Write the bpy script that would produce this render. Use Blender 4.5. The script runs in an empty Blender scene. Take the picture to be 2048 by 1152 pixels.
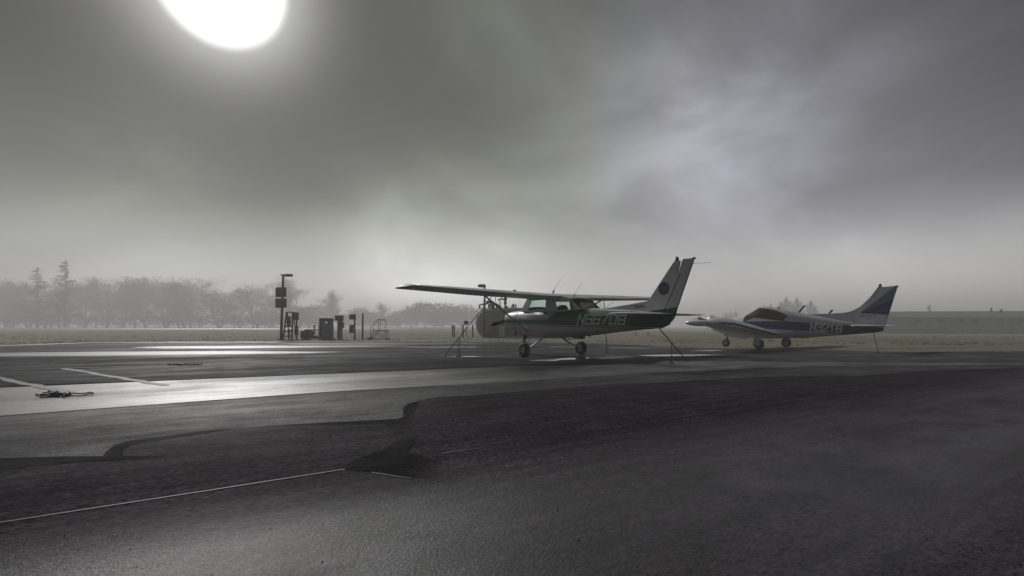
import bpy, bmesh, math, random
from mathutils import Vector, Matrix, noise as mnoise
from mathutils.geometry import tessellate_polygon
R = math.radians
sc = bpy.context.scene
col = sc.collection
rnd = random.Random(7)

# ------------------------------------------------------------------ camera
HC, FPX, HY = 0.94, 950.0, 652.0          # eye height, focal length in pixels of a 2048 wide frame, horizon row
cam = bpy.data.cameras.new('camera')
cam.sensor_width = 36.0
cam.lens = 36.0 * FPX / 2048
cam.shift_y = (HY - 576) / 2048
cam.clip_start, cam.clip_end = 0.05, 5000
camo = bpy.data.objects.new('camera', cam)
camo.location = (0, 0, HC)
camo.rotation_euler = (R(90), 0, 0)
col.objects.link(camo)
sc.camera = camo

# ------------------------------------------------------------------ sun and sky
HAZE = 0.0039
BACK = 0.10        # dimming put on the unseen sky behind the camera to darken near sides
SUN = Vector((-0.613, 1.0, 0.727)).normalized()
sl = bpy.data.lights.new('sun', 'SUN')
sl.energy = 1.2
sl.angle = R(11)
sl.color = (1.0, 0.985, 0.965)
so = bpy.data.objects.new('sun', sl)
so.rotation_euler = (-SUN).to_track_quat('-Z', 'Y').to_euler()
so.location = SUN * 60
col.objects.link(so)

world = bpy.data.worlds.new('World')
sc.world = world
world.use_nodes = True
nt = world.node_tree
nt.nodes.clear()


class N:
    """small helper around a node tree"""
    def __init__(s, tree):
        s.t = tree

    def n(s, kind, **kw):
        nd = s.t.nodes.new(kind)
        for k, v in kw.items():
            if k.startswith('i_'):
                key = k[2:].replace('_', ' ')
                nd.inputs[int(key) if key.isdigit() else key].default_value = v
            else:
                setattr(nd, k, v)
        return nd

    def l(s, a, b):
        s.t.links.new(a, b)

    def math(s, op, a, b=None, c=None, clamp=False):
        nd = s.t.nodes.new('ShaderNodeMath')
        nd.operation = op
        nd.use_clamp = clamp
        for i, v in enumerate((a, b, c)):
            if v is None:
                continue
            if isinstance(v, (int, float)):
                nd.inputs[i].default_value = v
            else:
                s.l(v, nd.inputs[i])
        return nd.outputs[0]

    def mr(s, v, a, b, c, d, smooth=True):
        nd = s.t.nodes.new('ShaderNodeMapRange')
        nd.interpolation_type = 'SMOOTHSTEP' if smooth else 'LINEAR'
        for i, q in enumerate((v, a, b, c, d)):
            if isinstance(q, (int, float)):
                nd.inputs[i].default_value = q
            else:
                s.l(q, nd.inputs[i])
        return nd.outputs[0]

    def mix(s, f, a, b, blend='MIX'):
        nd = s.t.nodes.new('ShaderNodeMix')
        nd.data_type = 'RGBA'
        nd.blend_type = blend
        for i, q in ((0, f), (6, a), (7, b)):
            if isinstance(q, (int, float)):
                nd.inputs[i].default_value = q
            elif isinstance(q, tuple):
                nd.inputs[i].default_value = q if len(q) == 4 else q + (1,)
            else:
                s.l(q, nd.inputs[i])
        return nd.outputs[2]


w = N(nt)
tc = w.n('ShaderNodeTexCoord')
nrm = w.n('ShaderNodeVectorMath', operation='NORMALIZE')
w.l(tc.outputs['Generated'], nrm.inputs[0])
D = nrm.outputs[0]
sep = w.n('ShaderNodeSeparateXYZ')
w.l(D, sep.inputs[0])
dt = w.n('ShaderNodeVectorMath', operation='DOT_PRODUCT')
w.l(D, dt.inputs[0])
dt.inputs[1].default_value = SUN
dot = dt.outputs['Value']
# drifting fog bank: brightness by direction
nz = w.n('ShaderNodeTexNoise', i_Scale=2.6, i_Detail=5.0, i_Roughness=0.52, i_Distortion=0.5)
mp = w.n('ShaderNodeMapping')
mp.inputs['Location'].default_value = (0.35, 0.1, 0.25)
mp.inputs['Rotation'].default_value = (0, R(35), 0)
mp.inputs['Scale'].default_value = (0.8, 0.8, 1.5)
w.l(D, mp.inputs[0])
w.l(mp.outputs[0], nz.inputs['Vector'])
cl = w.mr(nz.outputs['Fac'], 0.34, 0.66, 0.55, 1.25)


def lobe(px, py, width, amt):
    """a soft bright bank of fog round one direction"""
    v = Vector(((px - 1024) / FPX, 1, (HY - py) / FPX)).normalized()
    d_ = w.n('ShaderNodeVectorMath', operation='DOT_PRODUCT')
    w.l(D, d_.inputs[0])
    d_.inputs[1].default_value = v
    return w.math('MULTIPLY', w.math('POWER', w.math('MAXIMUM', d_.outputs['Value'], 0.0), 1.0 / (1 - math.cos(R(width)))), amt)


right = w.mr(sep.outputs[0], -0.15, 0.45, 0.0, 1.0)
fwd = w.mr(sep.outputs[1], -0.35, 0.55, BACK, 1.0)
low = w.math('MULTIPLY', w.mr(sep.outputs[2], 0.0, 0.25, 1.0, 0.0), fwd)
banks = w.math('ADD', w.math('ADD', lobe(1340, 400, 13, .18), lobe(1480, 110, 11, .08)), w.math('ADD', w.math('ADD', lobe(1060, 60, 11, .06), lobe(150, 580, 11, .34)), w.math('ADD', lobe(1780, 470, 14, .13), lobe(900, 615, 12, .56))))
base = w.math('ADD', 0.002, w.math('MULTIPLY', cl, banks))
base = w.math('ADD', base, w.math('MULTIPLY', low, 0.36))
halo = w.math('ADD', w.math('MULTIPLY', w.math('POWER', w.math('MAXIMUM', dot, 0.0), 200.0), 0.52),
              w.math('MULTIPLY', w.math('POWER', w.math('MAXIMUM', dot, 0.0), 50.0), 0.04))
core = w.math('MULTIPLY', w.mr(dot, 0.9950, 0.9990, 0.0, 1.0), 1.3)
skyc = w.mix(right, (0.93, 1.0, 0.78), (0.96, 0.95, 1.13))
skyc = w.mix(w.mr(sep.outputs[2], 0.08, 0.26, 0.0, 1.0), (1.0, 0.995, 0.985), skyc)
edge = w.mr(sep.outputs[0], -0.74, -0.42, 0.45, 1.0)
vm = w.n('ShaderNodeVectorMath', operation='SCALE')
w.l(skyc, vm.inputs[0])
w.l(w.math('MULTIPLY', base, edge), vm.inputs['Scale'])
vs_ = w.n('ShaderNodeVectorMath', operation='SCALE')
vs_.inputs[0].default_value = (1.0, 0.995, 0.96)
w.l(w.math('ADD', halo, core), vs_.inputs['Scale'])
va = w.n('ShaderNodeVectorMath', operation='ADD')
w.l(vm.outputs[0], va.inputs[0])
w.l(vs_.outputs[0], va.inputs[1])
bg1 = w.n('ShaderNodeBackground', i_Strength=1.0)
w.l(va.outputs[0], bg1.inputs['Color'])
sky = w.n('ShaderNodeTexSky', sky_type='NISHITA', sun_disc=False)
sky.sun_elevation = math.asin(SUN.z)
sky.sun_rotation = math.atan2(SUN.x, SUN.y)
sky.dust_density = 1.0
sky.air_density = 1.0
hsv = w.n('ShaderNodeHueSaturation', i_Saturation=0.25)
w.l(sky.outputs[0], hsv.inputs['Color'])
bg2 = w.n('ShaderNodeBackground', i_Strength=0.0015)
w.l(hsv.outputs[0], bg2.inputs['Color'])
addb = w.n('ShaderNodeAddShader')
w.l(bg1.outputs[0], addb.inputs[0])
w.l(bg2.outputs[0], addb.inputs[1])
wo = w.n('ShaderNodeOutputWorld')
w.l(addb.outputs[0], wo.inputs['Surface'])

sc.view_settings.view_transform = 'Standard'
sc.view_settings.look = 'None'
sc.view_settings.gamma = 1
sc.view_settings.exposure = 0.97
sc.cycles.use_denoising = True
sc.cycles.volume_bounces = 2
sc.cycles.max_bounces = 8
sc.cycles.transparent_max_bounces = 24


# ------------------------------------------------------------------ materials
def mat(name, c, rough=0.6, metal=0.0, var=0.0, vscale=6.0, bump=0.0, bscale=40.0, coat=0.0, spec=0.5):
    m = bpy.data.materials.new(name)
    m.use_nodes = True
    t = N(m.node_tree)
    b = m.node_tree.nodes['Principled BSDF']
    b.inputs['Base Color'].default_value = tuple(c) + (1,)
    b.inputs['Roughness'].default_value = rough
    b.inputs['Metallic'].default_value = metal
    b.inputs['Coat Weight'].default_value = coat
    b.inputs['Specular IOR Level'].default_value = spec
    if var or bump:
        g = t.n('ShaderNodeTexCoord')
        n1 = t.n('ShaderNodeTexNoise', i_Scale=vscale, i_Detail=6.0, i_Roughness=0.65)
        t.l(g.outputs['Object'], n1.inputs['Vector'])
        if var:
            f = t.mr(n1.outputs['Fac'], 0.3, 0.72, 0.0, 1.0)
            cc = t.mix(f, tuple(max(0, q * (1 - var)) for q in c), tuple(min(1, q * (1 + var * .6)) for q in c))
            t.l(cc, b.inputs['Base Color'])
            t.l(t.mr(n1.outputs['Fac'], 0.3, 0.7, max(0.02, rough - .12), min(1, rough + .12)), b.inputs['Roughness'])
        if bump:
            n2 = t.n('ShaderNodeTexNoise', i_Scale=bscale, i_Detail=3.0)
            t.l(g.outputs['Object'], n2.inputs['Vector'])
            bp = t.n('ShaderNodeBump', i_Strength=bump, i_Distance=0.02)
            t.l(n2.outputs['Fac'], bp.inputs['Height'])
            t.l(bp.outputs[0], b.inputs['Normal'])
    return m


def glass(name, tint, refl=0.12):
    m = bpy.data.materials.new(name)
    m.use_nodes = True
    t = N(m.node_tree)
    m.node_tree.nodes.remove(m.node_tree.nodes['Principled BSDF'])
    tr = t.n('ShaderNodeBsdfTransparent')
    tr.inputs['Color'].default_value = tint + (1,)
    gl = t.n('ShaderNodeBsdfGlossy', i_Roughness=0.06)
    lw = t.n('ShaderNodeLayerWeight', i_Blend=refl)
    mx = t.n('ShaderNodeMixShader')
    t.l(lw.outputs['Fresnel'], mx.inputs[0])
    t.l(tr.outputs[0], mx.inputs[1])
    t.l(gl.outputs[0], mx.inputs[2])
    t.l(mx.outputs[0], m.node_tree.nodes['Material Output'].inputs['Surface'])
    return m


def stain(name, axis_, a_, b_):
    """dark tar soaked into the asphalt, thinning out along one direction"""
    m = asphalt(name, (0.010, 0.009, 0.011), (0.007, 0.007, 0.008), 0.7, 0.55, 0.5, .4, .6, 5.0, 90, .10)
    t = N(m.node_tree)
    g = t.n('ShaderNodeTexCoord')
    sp = t.n('ShaderNodeSeparateXYZ')
    t.l(g.outputs['Generated'], sp.inputs[0])
    ge = t.n('ShaderNodeNewGeometry')
    n1 = t.n('ShaderNodeTexNoise', i_Scale=9.0, i_Detail=6.0, i_Roughness=.7)
    t.l(ge.outputs['Position'], n1.inputs['Vector'])
    f = t.math('ADD', sp.outputs[axis_], t.math('MULTIPLY_ADD', n1.outputs['Fac'], .5, -.25))
    k = t.math('MULTIPLY', t.mr(f, a_, b_, 0.0, 1.0), t.mr(n1.outputs['Fac'], .25, .45, .72, 1.0))
    tr = t.n('ShaderNodeBsdfTransparent')
    mx = t.n('ShaderNodeMixShader')
    out = m.node_tree.nodes['Material Output']
    t.l(k, mx.inputs[0])
    t.l(tr.outputs[0], mx.inputs[1])
    t.l(out.inputs['Surface'].links[0].from_socket, mx.inputs[2])
    t.l(mx.outputs[0], out.inputs['Surface'])
    return m


LANE = R(31)      # the paving lanes run at this angle


def asphalt(name, dry, wet, r_dry, r_wet, bump, wetlo=0.42, wethi=0.6, seed=0.0, grain=70.0, gloss=0.5, band=None):
    m = bpy.data.materials.new(name)
    m.use_nodes = True
    t = N(m.node_tree)
    b = m.node_tree.nodes['Principled BSDF']
    g = t.n('ShaderNodeNewGeometry')
    mp = t.n('ShaderNodeMapping', vector_type='TEXTURE')
    mp.inputs['Rotation'].default_value = (0, 0, LANE)
    mp.inputs['Location'].default_value = (seed, seed * .7, 0)
    t.l(g.outputs['Position'], mp.inputs[0])
    st = t.n('ShaderNodeMapping')
    st.inputs['Scale'].default_value = (0.10, 0.55, 1)
    t.l(mp.outputs[0], st.inputs[0])
    n1 = t.n('ShaderNodeTexNoise', i_Scale=1.0, i_Detail=5.0, i_Roughness=0.6, i_Distortion=0.3)
    t.l(st.outputs[0], n1.inputs['Vector'])
    n2 = t.n('ShaderNodeTexNoise', i_Scale=0.9, i_Detail=8.0, i_Roughness=0.7)
    t.l(mp.outputs[0], n2.inputs['Vector'])
    f = t.math('ADD', t.math('MULTIPLY', n1.outputs['Fac'], 0.72), t.math('MULTIPLY', n2.outputs['Fac'], 0.28))
    wetf = t.mr(f, wetlo, wethi, 0.0, 1.0)
    # stones in the tar
    vo = t.n('ShaderNodeTexVoronoi', i_Scale=grain)
    s2 = t.n('ShaderNodeMapping')
    s2.inputs['Scale'].default_value = (0.5, 1.0, 1)
    t.l(mp.outputs[0], s2.inputs[0])
    t.l(s2.outputs[0], vo.inputs['Vector'])
    n3 = t.n('ShaderNodeTexNoise', i_Scale=grain * .3, i_Detail=5.0, i_Roughness=0.75)
    t.l(s2.outputs[0], n3.inputs['Vector'])
    n4 = t.n('ShaderNodeTexNoise', i_Scale=2.2, i_Detail=3.0)
    st4 = t.n('ShaderNodeMapping')
    st4.inputs['Scale'].default_value = (0.35, 4.0, 1)
    t.l(mp.outputs[0], st4.inputs[0])
    t.l(st4.outputs[0], n4.inputs['Vector'])
    stone = t.mix(t.mr(vo.outputs['Color'], 0.1, 0.95, 0, 1, False), (0.15, 0.13, 0.16), (2.9, 3.0, 2.8))
    c = t.mix(wetf, tuple(dry), tuple(wet))
    c = t.mix(1.0, c, stone, 'MULTIPLY')
    lane = t.math('MULTIPLY', t.mr(n4.outputs['Fac'], 0.35, 0.65, 0.7, 1.25), t.mr(n2.outputs['Fac'], 0.34, 0.66, 0.6, 1.35))
    lv = t.n('ShaderNodeCombineColor')
    for i in range(3):
        t.l(lane, lv.inputs[i])
    c = t.mix(1.0, c, lv.outputs[0], 'MULTIPLY')
    t.l(c, b.inputs['Base Color'])
    ro = t.mr(wetf, 0, 1, r_dry, r_wet, False)
    ro = t.math('ADD', ro, t.math('MULTIPLY_ADD', n3.outputs['Fac'], 0.16, -0.08))
    t.l(ro, b.inputs['Roughness'])
    n5 = t.n('ShaderNodeTexNoise', i_Scale=grain * 1.25, i_Detail=3.0, i_Roughness=0.85)
    t.l(s2.outputs[0], n5.inputs['Vector'])
    h = t.math('ADD', t.math('MULTIPLY', n5.outputs['Fac'], 1.5), t.math('MULTIPLY', n3.outputs['Fac'], 0.35))
    h = t.math('ADD', h, t.math('MULTIPLY', n4.outputs['Fac'], 0.35))
    bp = t.n('ShaderNodeBump', i_Distance=0.009)
    t.l(t.mr(wetf, 0, 1, bump, bump * .45, False), bp.inputs['Strength'])
    t.l(h, bp.inputs['Height'])
    t.l(bp.outputs[0], b.inputs['Normal'])
    # only the wet share of the open-pored surface shines; the dry pores just scatter
    df = t.n('ShaderNodeBsdfDiffuse')
    t.l(c, df.inputs['Color'])
    t.l(bp.outputs[0], df.inputs['Normal'])
    mx = t.n('ShaderNodeMixShader')
    gl = t.mr(wetf, 0, 1, gloss * .65, min(1.0, gloss * 1.5), False)
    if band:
        # dark tone halo along the far edge, put into the gloss as a dimmer band
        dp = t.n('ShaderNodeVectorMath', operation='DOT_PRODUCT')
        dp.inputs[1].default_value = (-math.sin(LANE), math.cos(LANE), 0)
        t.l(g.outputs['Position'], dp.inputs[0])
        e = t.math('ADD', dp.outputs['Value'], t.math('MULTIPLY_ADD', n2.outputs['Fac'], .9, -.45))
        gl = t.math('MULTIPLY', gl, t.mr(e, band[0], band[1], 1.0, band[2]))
    t.l(gl, mx.inputs[0])
    t.l(df.outputs[0], mx.inputs[1])
    t.l(b.outputs[0], mx.inputs[2])
    t.l(mx.outputs[0], m.node_tree.nodes['Material Output'].inputs['Surface'])
    return m


def wet_mat(name, rough, c=(0.015, 0.015, 0.017)):
    m = bpy.data.materials.new(name)
    m.use_nodes = True
    t = N(m.node_tree)
    b = m.node_tree.nodes['Principled BSDF']
    b.inputs['Base Color'].default_value = c + (1,)
    g = t.n('ShaderNodeNewGeometry')
    st = t.n('ShaderNodeMapping')
    st.inputs['Scale'].default_value = (0.6, 2.5, 1)
    t.l(g.outputs['Position'], st.inputs[0])
    n1 = t.n('ShaderNodeTexNoise', i_Scale=1.3, i_Detail=5.0)
    t.l(st.outputs[0], n1.inputs['Vector'])
    t.l(t.mr(n1.outputs['Fac'], 0.35, 0.65, rough * .8, rough * 1.25), b.inputs['Roughness'])
    bp = t.n('ShaderNodeBump', i_Strength=0.12, i_Distance=0.01)
    t.l(n1.outputs['Fac'], bp.inputs['Height'])
    t.l(bp.outputs[0], b.inputs['Normal'])
    return m


def paint(name, c):
    """road paint worn through to the stones"""
    m = mat(name, c, 0.6)
    t = N(m.node_tree)
    b = m.node_tree.nodes['Principled BSDF']
    g = t.n('ShaderNodeNewGeometry')
    n1 = t.n('ShaderNodeTexNoise', i_Scale=28.0, i_Detail=6.0, i_Roughness=.75)
    n2 = t.n('ShaderNodeTexNoise', i_Scale=2.2, i_Detail=4.0)
    t.l(g.outputs['Position'], n1.inputs['Vector'])
    t.l(g.outputs['Position'], n2.inputs['Vector'])
    f = t.math('ADD', t.math('MULTIPLY', n1.outputs['Fac'], .6), t.math('MULTIPLY', n2.outputs['Fac'], .4))
    t.l(t.mix(t.mr(f, .45, .60, 0, 1), (0.035, 0.033, 0.035), c), b.inputs['Base Color'])
    b.inputs['Specular IOR Level'].default_value = .25
    return m


M = {}
M['apron'] = asphalt('apron_asphalt', (0.050, 0.047, 0.051), (0.030, 0.029, 0.032), 0.50, 0.40, 0.35, .40, .60, 3.0, 90, .92)
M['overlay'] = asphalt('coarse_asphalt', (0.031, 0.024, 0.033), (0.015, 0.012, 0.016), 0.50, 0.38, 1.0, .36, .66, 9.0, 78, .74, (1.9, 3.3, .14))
M['apron2'] = asphalt('dull_asphalt', (0.050, 0.046, 0.051), (0.030, 0.028, 0.031), 0.52, 0.42, 0.6, .40, .64, 13.0, 110, .24)
M['lane'] = asphalt('damp_asphalt', (0.030, 0.027, 0.031), (0.018, 0.017, 0.020), 0.60, 0.40, 0.5, .42, .64, 21.0, 90, .14)
M['farlane'] = asphalt('far_asphalt', (0.045, 0.042, 0.046), (0.028, 0.027, 0.030), 0.56, 0.34, 0.4, .44, .62, 33.0, 90, .22)
M['tar'] = asphalt('tar', (0.010, 0.009, 0.011), (0.007, 0.007, 0.008), 0.7, 0.55, 0.5, .4, .6, 5.0, 90, .08)
M['tar_near'] = stain('tar_stain_long', 1, .05, .55)
M['tar_right'] = stain('tar_stain_wedge', 0, 1.05, .35)
M['tar_side'] = stain('tar_stain_edge', 0, .98, .62)
M['puddle'] = wet_mat('rippled_water', 0.42)
M['still'] = wet_mat('standing_water', 0.13)
M['film'] = wet_mat('water_film', 0.44, (0.03, 0.03, 0.032))
M['runway'] = wet_mat('wet_runway', 0.3, (0.07, 0.07, 0.072))
M['line'] = paint('worn_white_paint', (0.10, 0.097, 0.10))
M['line_tan'] = paint('worn_yellow_paint', (0.30, 0.24, 0.16))
M['white'] = mat('white_paint', (0.58, 0.58, 0.61), 0.48, var=.10, vscale=2.2, coat=.08)
M['white2'] = mat('aged_white_paint', (0.64, 0.64, 0.70), 0.46, var=.14, vscale=2.0, coat=.08)
M['green'] = mat('green_paint', (0.001, 0.130, 0.052), 0.5, var=.12, vscale=2.2, spec=.25)
M['tipgreen'] = mat('pale_green_fairing', (0.30, 0.36, 0.32), 0.6, var=.12)
M['letter'] = mat('pale_lettering', (0.70, 0.80, 0.78), 0.5)
M['letter2'] = mat('silver_lettering', (0.85, 0.85, 0.9), 0.5)
M['dark'] = mat('dark_lettering', (0.02, 0.02, 0.03), 0.5)
M['navy'] = mat('navy_paint', (0.002, 0.006, 0.050), 0.5, spec=.25)
M['blue'] = mat('blue_paint', (0.005, 0.022, 0.14), 0.5, spec=.25)
M['slate'] = mat('slate_blue_paint', (0.10, 0.13, 0.19), 0.35, coat=.3)
M['rubber'] = mat('tyre_rubber', (0.018, 0.018, 0.019), 0.75, bump=.2, bscale=60)
M['hub'] = mat('hub_metal', (0.28, 0.28, 0.29), 0.45, .6)
M['metal'] = mat('bare_metal', (0.45, 0.45, 0.46), 0.4, .8)
M['blackmetal'] = mat('black_metal', (0.02, 0.02, 0.022), 0.45)
M['red'] = mat('red_lens', (0.30, 0.03, 0.02), 0.3)
M['glass'] = glass('green_tinted_glass', (0.80, 0.92, 0.86))
M['glassy'] = glass('yellowed_glass', (0.80, 0.84, 0.66))
M['reartint'] = glass('dark_tinted_glass', (0.10, 0.09, 0.085))
M['darkglass'] = mat('brown_window_cover', (0.030, 0.024, 0.018), 0.8, var=.25, vscale=1.5, spec=.15)
M['seat'] = mat('seat_fabric', (0.02, 0.025, 0.028), 0.9)
M['rope'] = mat('rope', (0.06, 0.055, 0.06), 0.9)
M['chain'] = mat('chain_steel', (0.045, 0.05, 0.07), 0.45, .5)
M['paleropes'] = mat('pale_rope', (0.6, 0.59, 0.6), 0.8)
M['emblem'] = mat('navy_emblem', (0.010, 0.018, 0.045), 0.5)
M['emblem2'] = mat('emblem_grey_blue', (0.13, 0.18, 0.26), 0.5)
M['pole'] = mat('painted_pole', (0.028, 0.022, 0.024), 0.6, var=.3)
M['signdark'] = mat('sign_back_dark', (0.030, 0.038, 0.042), 0.6, var=.4, vscale=3)
M['rust'] = mat('rust_red_board', (0.085, 0.028, 0.022), 0.7, var=.35, vscale=3)
M['wood'] = mat('weathered_wood', (0.040, 0.024, 0.018), 0.85, var=.4, bump=.3)
M['boxgrey'] = mat('grey_cabinet', (0.15, 0.145, 0.18), 0.55, var=.2)
M['boxdark'] = mat('dark_cabinet', (0.030, 0.027, 0.030), 0.6, var=.3)
M['machine'] = mat('dark_machine', (0.030, 0.033, 0.034), 0.6, var=.4)
M['postyellow'] = mat('faded_bollard', (0.30, 0.21, 0.15), 0.7, var=.3)
M['postgrey'] = mat('grey_bollard', (0.085, 0.085, 0.080), 0.7, var=.3)
M['tank'] = mat('tank_white', (0.32, 0.31, 0.34), 0.5, var=.2, vscale=1.2)
M['tankpipe'] = mat('pipe_grey', (0.07, 0.07, 0.075), 0.5, var=.3)
M['rustpipe'] = mat('rusted_pipe', (0.12, 0.055, 0.045), 0.7, var=.3)
M['stairs'] = mat('stair_tube', (0.11, 0.12, 0.13), 0.5, var=.3)
M['bark'] = mat('bark', (0.09, 0.082, 0.072), 0.9, var=.3, vscale=2)
M['wall'] = mat('pale_metal_wall', (0.42, 0.46, 0.50), 0.6, var=.12, vscale=.6)
M['roof'] = mat('metal_roof', (0.16, 0.17, 0.18), 0.6, var=.15, vscale=.4)
M['pane'] = mat('dark_pane', (0.05, 0.055, 0.055), 0.2)
M['pipe'] = mat('downpipe', (0.07, 0.075, 0.08), 0.6)


def leafmat(name, a, b_, through=0.0):
    m = bpy.data.materials.new(name)
    m.use_nodes = True
    t = N(m.node_tree)
    b = m.node_tree.nodes['Principled BSDF']
    g = t.n('ShaderNodeTexCoord')
    n1 = t.n('ShaderNodeTexNoise', i_Scale=0.9, i_Detail=3.0)
    t.l(g.outputs['Object'], n1.inputs['Vector'])
    oi = t.n('ShaderNodeObjectInfo')
    f = t.math('ADD', t.mr(n1.outputs['Fac'], .3, .7, 0, .8), t.math('MULTIPLY', oi.outputs['Random'], .2))
    t.l(t.mix(f, a, b_), b.inputs['Base Color'])
    b.inputs['Roughness'].default_value = 0.85
    if through:
        tl = t.n('ShaderNodeBsdfTranslucent')
        t.l(b.inputs['Base Color'].links[0].from_socket, tl.inputs['Color'])
        mx = t.n('ShaderNodeMixShader', i_0=through)
        t.l(b.outputs[0], mx.inputs[1])
        t.l(tl.outputs[0], mx.inputs[2])
        t.l(mx.outputs[0], m.node_tree.nodes['Material Output'].inputs['Surface'])
    return m


M['twig'] = leafmat('twigs', (0.085, 0.080, 0.066), (0.15, 0.15, 0.125))
M['yellowtwig'] = leafmat('spring_leaf', (0.10, 0.10, 0.04), (0.15, 0.15, 0.065))
M['needle'] = leafmat('needles', (0.022, 0.040, 0.026), (0.045, 0.070, 0.042))
M['shrub'] = leafmat('shrub_leaf', (0.065, 0.075, 0.055), (0.11, 0.115, 0.08))
M['blade'] = leafmat('grass_blade', (0.15, 0.148, 0.09), (0.24, 0.23, 0.16), .45)


def field_mat():
    m = bpy.data.materials.new('field_turf')
    m.use_nodes = True
    t = N(m.node_tree)
    b = m.node_tree.nodes['Principled BSDF']
    g = t.n('ShaderNodeNewGeometry')
    st = t.n('ShaderNodeMapping')
    st.inputs['Scale'].default_value = (0.06, 0.22, 1)
    t.l(g.outputs['Position'], st.inputs[0])
    n1 = t.n('ShaderNodeTexNoise', i_Scale=1.0, i_Detail=8.0, i_Roughness=.65)
    t.l(st.outputs[0], n1.inputs['Vector'])
    n2 = t.n('ShaderNodeTexNoise', i_Scale=6.0, i_Detail=5.0)
    t.l(g.outputs['Position'], n2.inputs['Vector'])
    c = t.mix(t.mr(n1.outputs['Fac'], .35, .65, 0, 1), (0.13, 0.125, 0.085), (0.22, 0.21, 0.155))
    c = t.mix(t.mr(n2.outputs['Fac'], .3, .7, 0, .5), c, (0.15, 0.15, 0.10))
    t.l(c, b.inputs['Base Color'])
    b.inputs['Roughness'].default_value = 0.95
    b.inputs['Specular IOR Level'].default_value = 0.15
    bp = t.n('ShaderNodeBump', i_Strength=0.25, i_Distance=0.03)
    t.l(n2.outputs['Fac'], bp.inputs['Height'])
    t.l(bp.outputs[0], b.inputs['Normal'])
    return m


M['field'] = field_mat()


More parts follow.
